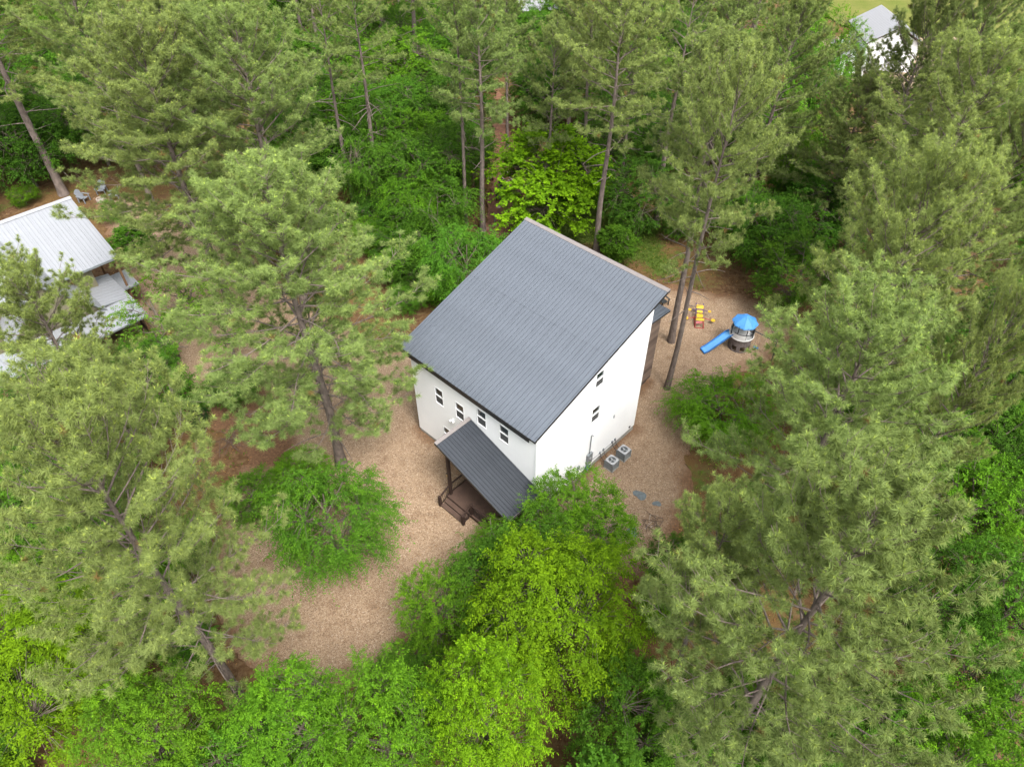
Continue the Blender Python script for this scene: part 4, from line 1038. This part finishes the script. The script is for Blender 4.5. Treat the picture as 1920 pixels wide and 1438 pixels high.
PINES = [  # x, y, height, crown scale, variant, label
    (-12.26, 32.67, 22.5, 1.31, 0, 'large pine rising from the gravel just left of the white house'),
    (-24.59, 49.29, 24, 1.32, 1, 'broad dense pine between the grey roofed house and the woods'),
    (-18.46, 50.31, 24, 1.22, 3, 'dense pine standing just behind the broad pine by the grey roofed house'),
    (-49.05, 70.45, 24, 1.66, 2, 'pine with long bare trunk behind the ridge of the grey roofed house'),
    (-14.27, 69.24, 21, 1.06, 5, 'sparse pine with bare dead lower limbs in the woods'),
    (-12.90, 99.23, 22, 1.45, 2, 'slim pine in the woods beside the sparse pine with dead limbs'),
    (-2.94, 63.00, 23, 1.05, 2, 'straight pine beside the dirt trail with black chairs'),
    (8.28, 59.19, 23.5, 1.10, 4, 'tall pine with bare trunk close behind the ridge of the dark grey roof'),
    (12.30, 40.38, 25, 0.83, 4, 'tall pine on the gravel at the corner of the white house'),
    (13.54, 46.05, 24, 1.03, 2, 'tall pine nearest the red and yellow teeter totter'),
    (31.42, 57.11, 24, 0.91, 0, 'dark full pine shading the white gabled house'),
    (28.74, 44.23, 24, 1.09, 3, 'wide pine in the woods in front of the dark full pine'),
    (20.42, 31.00, 24, 0.87, 1, 'broad pine behind the blue roofed play tower'),
    (14.53, 22.10, 22, 1.05, 3, 'huge spreading pine between the play tower and the lower woods'),
    (10.49, 12.28, 23.5, 0.99, 0, 'huge pine with pale new tips beyond the flat stones'),
    (8.26, 15.72, 18, 0.64, 4, 'slender pine leaning against the huge pale tipped pine'),
    (-14.85, 15.96, 23.5, 0.92, 1, 'huge pine spreading over the drive opposite the porch'),
    (-26.36, 31.39, 17.5, 0.77, 3, 'pine standing in front of the porch of the grey roofed house'),
    (37.43, 117.77, 22, 1.76, 4, 'pine with bare leaning trunk at the far woods edge'),
    (14.82, 64.19, 22, 1.10, 5, 'open pine in the woods behind the tall roof ridge pine'),
    (23.76, 64.19, 22, 0.96, 0, 'full pine left of the white gabled house'),
    (29.04, 58.81, 17, 0.84, 3, 'short dark pine in front of the white gabled house'),
    (6.93, 83.60, 16, 1.07, 4, 'short pine with bare trunk behind the bright sweetgum'),
    (-24.93, 30.77, 12.5, 0.46, 1, 'short pine hiding the deck rail of the grey roofed house'),
    (20.58, 22.95, 22, 0.49, 3, 'pine among dark broadleaf trees beyond the play tower pines'),
    (-30.57, 67.13, 23, 0.95, 1, None),
    (-23.88, 66.36, 23, 0.96, 2, None),
    (-16.85, 67.86, 22, 0.87, 5, None),
    (-4.73, 64.12, 23, 0.78, 5, None),
    (3.60, 63.91, 19, 0.75, 2, None),
    (-0.55, 80.99, 17, 0.73, 4, None),
    (-38.28, 67.88, 24, 1.06, 3, None),
    (7.42, 69.43, 22, 0.90, 4, None),
    (11.39, 67.86, 22, 0.82, 2, None),
    (20.78, 71.05, 22, 0.92, 4, None),
    (38.89, 62.70, 23, 0.86, 1, None),
    (30.09, 39.78, 23, 0.78, 0, None),
]
BROAD = [  # kind, x, y, width scale, height scale, tone, label
    ('weep', -11.05, 25.06, 1.23, 1.40, 'fresh', 'weeping bright green tree on the gravel drive left of the porch'),
    ('comp', 2.24, 17.34, 1.24, 1.41, 'yellow', 'big yellow green tree in front of the bushy tree by the porch'),
    ('oak', 4.05, 25.04, 1.03, 0.96, 'lime', 'bushy bright green tree against the corner of the white house'),
    ('weep', -0.33, 24.76, 0.63, 0.62, 'lime', 'feathery shrub beside the porch steps'),
    ('oak', -4.10, 19.23, 0.68, 0.99, 'lime', 'bright green tree at the edge of the drive facing the porch steps'),
    ('comp', -9.53, 11.89, 0.84, 1.29, 'lime', 'drooping fresh green tree at the end of the drive'),
    ('comp', -5.50, 11.68, 0.82, 1.41, 'lime', 'leafy bright green tree beside the pale boulder'),
    ('comp', -1.16, 12.02, 0.84, 1.53, 'yellow', 'yellow green tree just below the bright green tree by the drive'),
    ('oak', 6.27, 13.68, 1.00, 1.10, 'mid', 'mid green tree under the huge pale tipped pine'),
    ('gum', 3.65, 64.03, 2.01, 1.40, 'yellow', 'bright lime sweetgum behind the ridge of the dark grey roof'),
    ('oak', -8.44, 64.93, 1.32, 1.43, 'mid', 'tall rounded green tree left of the dirt trail'),
    ('weep', -7.11, 59.66, 1.44, 1.17, 'mid', 'rounded feathery green tree close behind the white house'),
    ('weep', -14.41, 67.33, 1.27, 1.46, 'mid', 'dark feathery tree below the sparse pine with dead limbs'),
    ('weep', 14.99, 35.48, 1.22, 0.84, 'lime', 'feathery green shrub on the gravel beside the rusty hoop'),
    ('oak', 9.99, 22.71, 0.63, 0.69, 'dark', 'dark green bush beside the flat stones'),
    ('comp', -22.65, 14.92, 1.21, 1.18, 'yellow', 'yellow green tree under the huge pine over the drive'),
    ('comp', -16.12, 11.76, 0.90, 1.18, 'lime', 'bright green tree at the foot of the huge pine over the drive'),
    ('oak', -27.25, 19.65, 0.88, 1.10, 'lime', 'bright green tree behind the yellow green tree under the huge pine'),
    ('oak', 26.85, 24.41, 0.98, 1.51, 'lime', 'green tree beside the huge pale tipped pine'),
    ('oak', 25.97, 18.53, 1.02, 1.51, 'mid', 'broad green tree in the lower woods'),
    ('oak', 22.08, 13.16, 0.99, 1.65, 'mid', 'leafy green tree at the lower end of the woods'),
    ('oak', 19.34, 10.86, 0.79, 1.65, 'lime', 'bright green tree below the leafy tree of the lower woods'),
    ('oak', 28.61, 30.36, 1.09, 1.37, 'dark', 'dark broadleaf tree below the play tower pines'),
    ('oak', 33.85, 34.72, 1.04, 1.37, 'dark', 'dark broadleaf tree under the far play tower pine'),
    ('oak', 30.12, 26.12, 0.81, 1.37, 'dark', 'dark tree between the two green trees of the lower woods'),
    ('oak', 24.45, 49.72, 1.13, 1.10, 'mid', 'green tree at the edge of the gravel behind the play tower'),
    ('oak', 28.45, 57.28, 1.31, 1.24, 'dark', 'dark green tree in the gap between the tall pines'),
    ('oak', 28.10, 67.65, 1.17, 1.51, 'lime', 'bright green tree beside the tall twin trunk pines'),
    ('oak', 12.55, 62.91, 1.31, 1.10, 'dark', 'dark green tree right of the bare roof ridge pine trunk'),
    ('gum', 9.92, 58.17, 0.68, 0.49, 'mid', 'small green sapling at the foot of the roof ridge pine'),
    ('oak', -10.67, 58.62, 0.93, 0.69, 'dark', 'dark bush left of the rounded feathery tree'),
    ('gum', -8.44, 55.52, 0.57, 0.42, 'mid', 'blue green sapling in the thicket left of the dark grey roof'),
    ('gum', -10.95, 54.11, 0.66, 0.52, 'mid', 'pale sapling in the thicket beside the large pine'),
    ('oak', -13.38, 59.40, 0.69, 0.55, 'lime', 'lime bush between the large pine and the thicket'),
    ('oak', -6.97, 52.09, 0.56, 0.30, 'lime', 'low lime bush beside the rake of the dark grey roof'),
    ('oak', -9.42, 50.40, 0.55, 0.33, 'mid', 'low green bush behind the large pine'),
    ('gum', -2.58, 58.96, 0.50, 0.31, 'mid', 'low sapling at the foot of the straight trail pine'),
    ('thin', -27.74, 43.79, 1.37, 1.00, 'sapling', 'thin open sapling on the gravel before the grey roofed house'),
    ('oak', -29.59, 42.27, 0.71, 0.44, 'mid', 'leafy bush at the corner of the grey roofed house deck'),
    ('oak', -14.66, 30.75, 0.67, 0.33, 'lime', 'low lime bush at the foot of the large pine'),
    ('oak', -17.36, 28.72, 0.65, 0.41, 'mid', 'green bush between the weeping tree and the red dirt'),
    ('oak', -21.36, 39.34, 0.68, 0.41, 'dark', 'dark bush in the shade of the large pine'),
    ('oak', -23.59, 38.59, 0.34, 0.22, 'mid', 'small leafy bush beside the red dirt'),
    ('oak', -41.20, 65.12, 0.46, 0.33, 'mid', 'small bush beside the grey lawn chairs'),
    ('thin', -26.67, 46.78, 1.26, 0.95, 'sapling', 'thin sapling on the gravel beside the broad dense pine'),
    ('gum', -35.84, 57.71, 0.78, 0.57, 'mid', 'small tree on the gravel under the broad dense pine'),
    ('thin', -22.82, 43.43, 0.98, 0.81, 'sapling', 'thin sapling between the large pine and the red dirt'),
    ('oak', -58.55, 99.18, 1.53, 1.65, 'lime', 'tall bright green tree beyond the grey roofed house'),
    ('oak', -46.97, 77.35, 1.49, 1.37, 'dark', 'dark green tree beside the long bare pine trunk'),
    ('oak', -52.46, 72.19, 1.51, 1.37, 'dark', 'dark vine covered tree behind the grey roofed house'),
    ('oak', -24.00, 94.48, 1.71, 1.37, 'mid', None),
    ('oak', -24.68, 81.55, 1.54, 1.37, 'mid', None),
    ('oak', -19.74, 81.55, 1.34, 1.37, 'mid', None),
    ('oak', -13.84, 78.71, 1.40, 1.37, 'mid', None),
    ('oak', -13.52, 92.71, 1.69, 1.37, 'lime', None),
    ('weep', -17.43, 102.65, 1.70, 1.79, 'mid', None),
    ('oak', -6.09, 80.11, 1.32, 1.37, 'dark', None),
    ('oak', -8.34, 96.30, 1.51, 1.37, 'mid', None),
    ('oak', 9.45, 69.61, 1.20, 1.24, 'dark', None),
    ('oak', 16.29, 74.48, 1.36, 1.24, 'dark', None),
    ('oak', 4.49, 85.74, 1.39, 1.24, 'dark', None),
    ('oak', 29.19, 80.39, 1.32, 1.51, 'lime', None),
    ('oak', 34.93, 83.33, 1.46, 1.51, 'mid', None),
    ('oak', 32.89, 65.30, 1.24, 1.37, 'mid', None),
    ('oak', 35.13, 93.56, 1.46, 1.65, 'lime', None),
    ('oak', 40.53, 93.56, 1.24, 1.65, 'lime', None),
    ('oak', 23.09, 55.50, 1.04, 1.24, 'dark', None),
    ('oak', -37.15, 112.06, 1.81, 1.65, 'mid', None),
    ('oak', -50.26, 109.75, 1.90, 1.65, 'mid', None),
    ('oak', -39.88, 93.13, 1.58, 1.51, 'dark', None),
    ('oak', 36.75, 56.48, 1.13, 1.37, 'dark', None),
    ('oak', 29.84, 40.89, 1.01, 1.24, 'dark', None),
    ('oak', 24.28, 32.21, 0.89, 1.24, 'dark', None),
    ('oak', 22.50, 19.11, 0.76, 1.37, 'dark', None),
    ('oak', 18.89, 23.76, 0.79, 1.10, 'dark', None),
    ('oak', 37.99, 41.54, 1.01, 1.37, 'dark', None),
    ('oak', -29.24, 25.66, 0.92, 1.10, 'mid', None),
    ('oak', -21.51, 19.97, 0.93, 1.10, 'lime', None),
    ('oak', 9.25, 12.04, 0.83, 1.24, 'mid', None),
    ('oak', 13.36, 11.57, 0.91, 1.24, 'mid', None),
    ('oak', 17.24, 12.04, 0.92, 1.24, 'mid', None),
]
def zone(x, y):
    if y < 30: return 'the lower woods past the end of the drive' if x < 0 else 'the lower woods under the huge pines'
    if x < -30: return 'the woods beyond the grey roofed house'
    if x > 14: return 'the woods behind the play tower' if y < 75 else 'the far woods before the white gabled house'
    return 'the woods close behind the white house' if y < 80 else 'the far woods along the dirt trail'
SHAPE = {'oak': 'rounded', 'weep': 'feathery', 'gum': 'tiered', 'comp': 'drooping', 'thin': 'thin'}
TN = {'mid': 'mid green', 'dark': 'dark green', 'lime': 'bright green', 'yellow': 'yellow green', 'fresh': 'fresh green'}
LEAN = {8: (R(1.0), R(-2.2)), 9: (R(.5), R(-1.5)), 18: (0, R(5))}
taken = []
for i, (x, y, h, cs, var, lab) in enumerate(PINES):
    grp = None
    if lab is None:
        lab, grp = 'tall pine standing in ' + zone(x, y), 'pines in ' + zone(x, y)
    c = vary(PINE_C, rnd, .93, 1.06)
    if lab.startswith(('dark', 'short dark')): c = tuple(v * .8 for v in c)
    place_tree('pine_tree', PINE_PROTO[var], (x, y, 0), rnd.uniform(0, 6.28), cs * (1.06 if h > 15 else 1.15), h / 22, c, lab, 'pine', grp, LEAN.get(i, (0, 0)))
    taken.append((x, y, 1.6))
cnt = {}
for (k, x, y, sw_, sh_, tone, lab) in BROAD:
    pr_ = BROAD_PROTO[k]; j = cnt.get(k, 0); cnt[k] = j + 1
    grp = None
    big = sh_ * {'oak': 6.5, 'weep': 5.6, 'comp': 8.5, 'gum': 7, 'thin': 7}[k] > 3.2
    if lab is None:
        lab = f'{TN[tone]} {SHAPE[k]} tree in ' + zone(x, y); grp = lab.replace(' tree ', ' trees ')
    c = vary(TONE[tone], rnd, .9, 1.08)
    place_tree('broadleaf_tree' if big else 'bush', pr_[j % len(pr_)], (x, y, 0), rnd.uniform(0, 6.28), sw_, sh_, c, lab, 'tree' if big else 'bush', grp)
    taken.append((x, y, 2.2 * sw_))

# small clipped evergreen on the red dirt
ev = thing('evergreen_shrub', 'small dark cone shaped evergreen on the red dirt', 'shrub', (-23.2, 36.2, 0)); ev.scale = (.24, .24, .30)
link('trunk', BROAD_PROTO['oak'][1][0], ev); q = link('crown', BROAD_PROTO['oak'][1][1], ev); q.color = (.018, .05, .012, 1)

# the rest of the woods
frnd = random.Random(5)
def open_ground(x, y):
    for poly, mrg in ((GRAVEL, 1.2), (TRAIL, .6), (GRASS, 0.6), (CLEAR_EXTRA, 0.0)):
        if signed(np.array([x]), np.array([y]), poly)[0] > -mrg: return True
    if 44 < x < 100 and 97 < y < 170 and y > 60 + .5 * (x - 20) and x > 43: return True
    if abs(x - 4.2) < 4 and 115 < y < 130: return True
    if 36 < x < 58 and 78 < y < 104: return True
    if -4 < x < 11 and 55 < y < 69: return True
    if (x - 19.5) ** 2 + (y - 42.5) ** 2 < 49: return True
    if abs(x + .6) < 3.2 and 56 < y < 78: return True
    return False
def in_view_line(x, y):      # pines do not stand on these two lines of open ground
    return abs(x / y - .49) < .05 and y > 45
def visible(x, y, z=5):
    dz = 40.14 - z; dep = y * .714 + dz * .70
    return dep > 5 and abs(x) < .76 * dep + 9 and y > -4 and (y * .70 - dz * .714) / dep < .75
npine = nbroad = nbush = 0
for _ in range(9000):
    y = frnd.uniform(-4, 150); x = frnd.uniform(-110, 110)
    if not visible(x, y) or open_ground(x, y): continue
    u = frnd.random()
    if u < .06 and in_view_line(x, y): continue
    kindp = 'pine' if (u < .06 and y > 72) else ('broad' if u < .62 else 'bush')
    if kindp == 'bush' and y > 80: continue
    if y < 8 and kindp == 'pine': continue
    rad = {'pine': 6.0, 'broad': 3.6, 'bush': 2.0}[kindp]
    if any((x - a) ** 2 + (y - b) ** 2 < (max(rad * (.8 if kindp != 'pine' else 1), 1) if kindp != 'pine' else max(rad, r_) * .9) ** 2 for a, b, r_ in taken): continue
    if kindp == 'pine':
        if npine > 70: continue
        npine += 1
        c = vary(PINE_C, frnd, .85, 1.05)
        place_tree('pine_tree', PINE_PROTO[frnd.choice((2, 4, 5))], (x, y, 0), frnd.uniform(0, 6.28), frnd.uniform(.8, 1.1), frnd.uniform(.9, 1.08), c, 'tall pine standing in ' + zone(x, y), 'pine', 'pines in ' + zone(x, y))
    elif kindp == 'broad':
        if nbroad > 200: continue
        nbroad += 1
        k = frnd.choices(('oak', 'weep', 'gum'), (.75, .13, .12))[0]
        tone = frnd.choices(('mid', 'dark', 'lime'), (.45, .25, .30))[0]; c = vary(TONE[tone], frnd, .85, 1.12)
        lab = f'{TN[tone]} {SHAPE[k]} tree in ' + zone(x, y)
        s_ = frnd.uniform(1.0, 1.45)
        place_tree('broadleaf_tree', BROAD_PROTO[k][frnd.randrange(len(BROAD_PROTO[k]))], (x, y, 0), frnd.uniform(0, 6.28), s_, s_ * frnd.uniform(.85, 1.15), c, lab, 'tree', lab.replace(' tree ', ' trees '))
    else:
        if nbush > 90: continue
        nbush += 1
        tone = frnd.choices(('mid', 'dark', 'lime'), (.5, .3, .2))[0]; c = vary(TONE[tone], frnd, .85, 1.12)
        s_ = frnd.uniform(.35, .6)
        k = frnd.choices(('oak', 'weep', 'gum'), (.6, .2, .2))[0]
        place_tree('bush', BROAD_PROTO[k][frnd.randrange(2)], (x, y, 0), frnd.uniform(0, 6.28), s_ * 1.2, s_ * .85, c, f'low {TN[tone]} {SHAPE[k]} bush in ' + zone(x, y), 'bush', f'low {TN[tone]} {SHAPE[k]} bushes in ' + zone(x, y))
    taken.append((x, y, rad * .6))

# ---------------------------------------------------------------- ground cover
def cover(name, n, area, size, nb, colour, label, kind_leaf, seed, wide=.02, z=0.0, tint=(.45, .15), flat=False):
    g = np.random.default_rng(seed)
    x = g.uniform(area[0], area[1], n); y = g.uniform(area[2], area[3], n)
    k = kind_leaf(x, y, g); x, y = x[k], y[k]; n = len(x)
    a = g.uniform(0, 6.28, (n, nb)); el = g.uniform(.25, 1.2, (n, nb)) if not flat else g.normal(0, .15, (n, nb))
    d = np.stack([np.cos(a) * np.cos(el), np.sin(a) * np.cos(el), np.sin(el)], -1)
    b = np.stack([x, y, np.full(n, z)], -1)[:, None] + g.normal(0, 1, (n, nb, 3)) * np.array([size * .3, size * .3, 0])
    l = size * g.uniform(.5, 1.2, (n, nb, 1)); sd = np.stack([-np.sin(a), np.cos(a), np.zeros_like(a)], -1) * wide
    V = np.stack([b, b + d * l * .5 + sd, b + d * l, b + d * l * .5 - sd], 2).reshape(-1, 3)
    T = np.repeat(np.clip(g.normal(*tint, (n, nb)), 0, 1).ravel(), 4)
    o = link(name, np_mesh(name, V, np.arange(len(V)).reshape(-1, 4), M_LEAF, T)); o.color = (*colour, 1)
    tag(o, label, None, None, 'stuff'); o['category'] = name.replace('_', ' ')
cover('grass', 16000, (-10, 18, 48, 78), .28, 5, (.09, .14, .018), 'green grass behind the white house', lambda x, y, g: (signed(x, y, GRASS) + 1.2 * g.normal(0, 1, len(x)) > 0) & (signed(x, y, GRAVEL) < -.2) & (signed(x, y, TRAIL) < 0), 3, .022)
cover('weeds', 9000, (-32, 30, 10, 72), .22, 5, (.10, .17, .02), 'weeds along the edge of the gravel', lambda x, y, g: np.abs(signed(x, y, GRAVEL) + 1.0 + g.normal(0, .5, len(x))) < .8 * np.clip(wob(x * .6, y * .6) + .5, 0, 1), 4, .03)
cover('leaf_litter', 26000, (-60, 40, 10, 85), .10, 2, (.30, .17, .07), 'dead leaves strewn over the forest floor', lambda x, y, g: signed(x, y, GRAVEL) < .4 * g.normal(0, 1, len(x)), 5, .028, .035, (.5, .25), True)
cover('pine_straw', 22000, (-30, 26, 14, 56), .13, 2, (.26, .13, .045), 'brown pine straw drifted over the gravel', lambda x, y, g: (signed(x, y, GRAVEL) > 0) & (signed(x, y, HOUSE_PLAN) < -.1) & (g.random(len(x)) < np.clip(.06 + .5 * (wob(x * .45 + 3, y * .45) - .25) + .5 * np.exp(-np.abs(signed(x, y, GRAVEL)) / .8) + .5 * np.exp(signed(x, y, HOUSE_PLAN) / .5), 0, 1)), 6, .009, .02, (.45, .25), True)
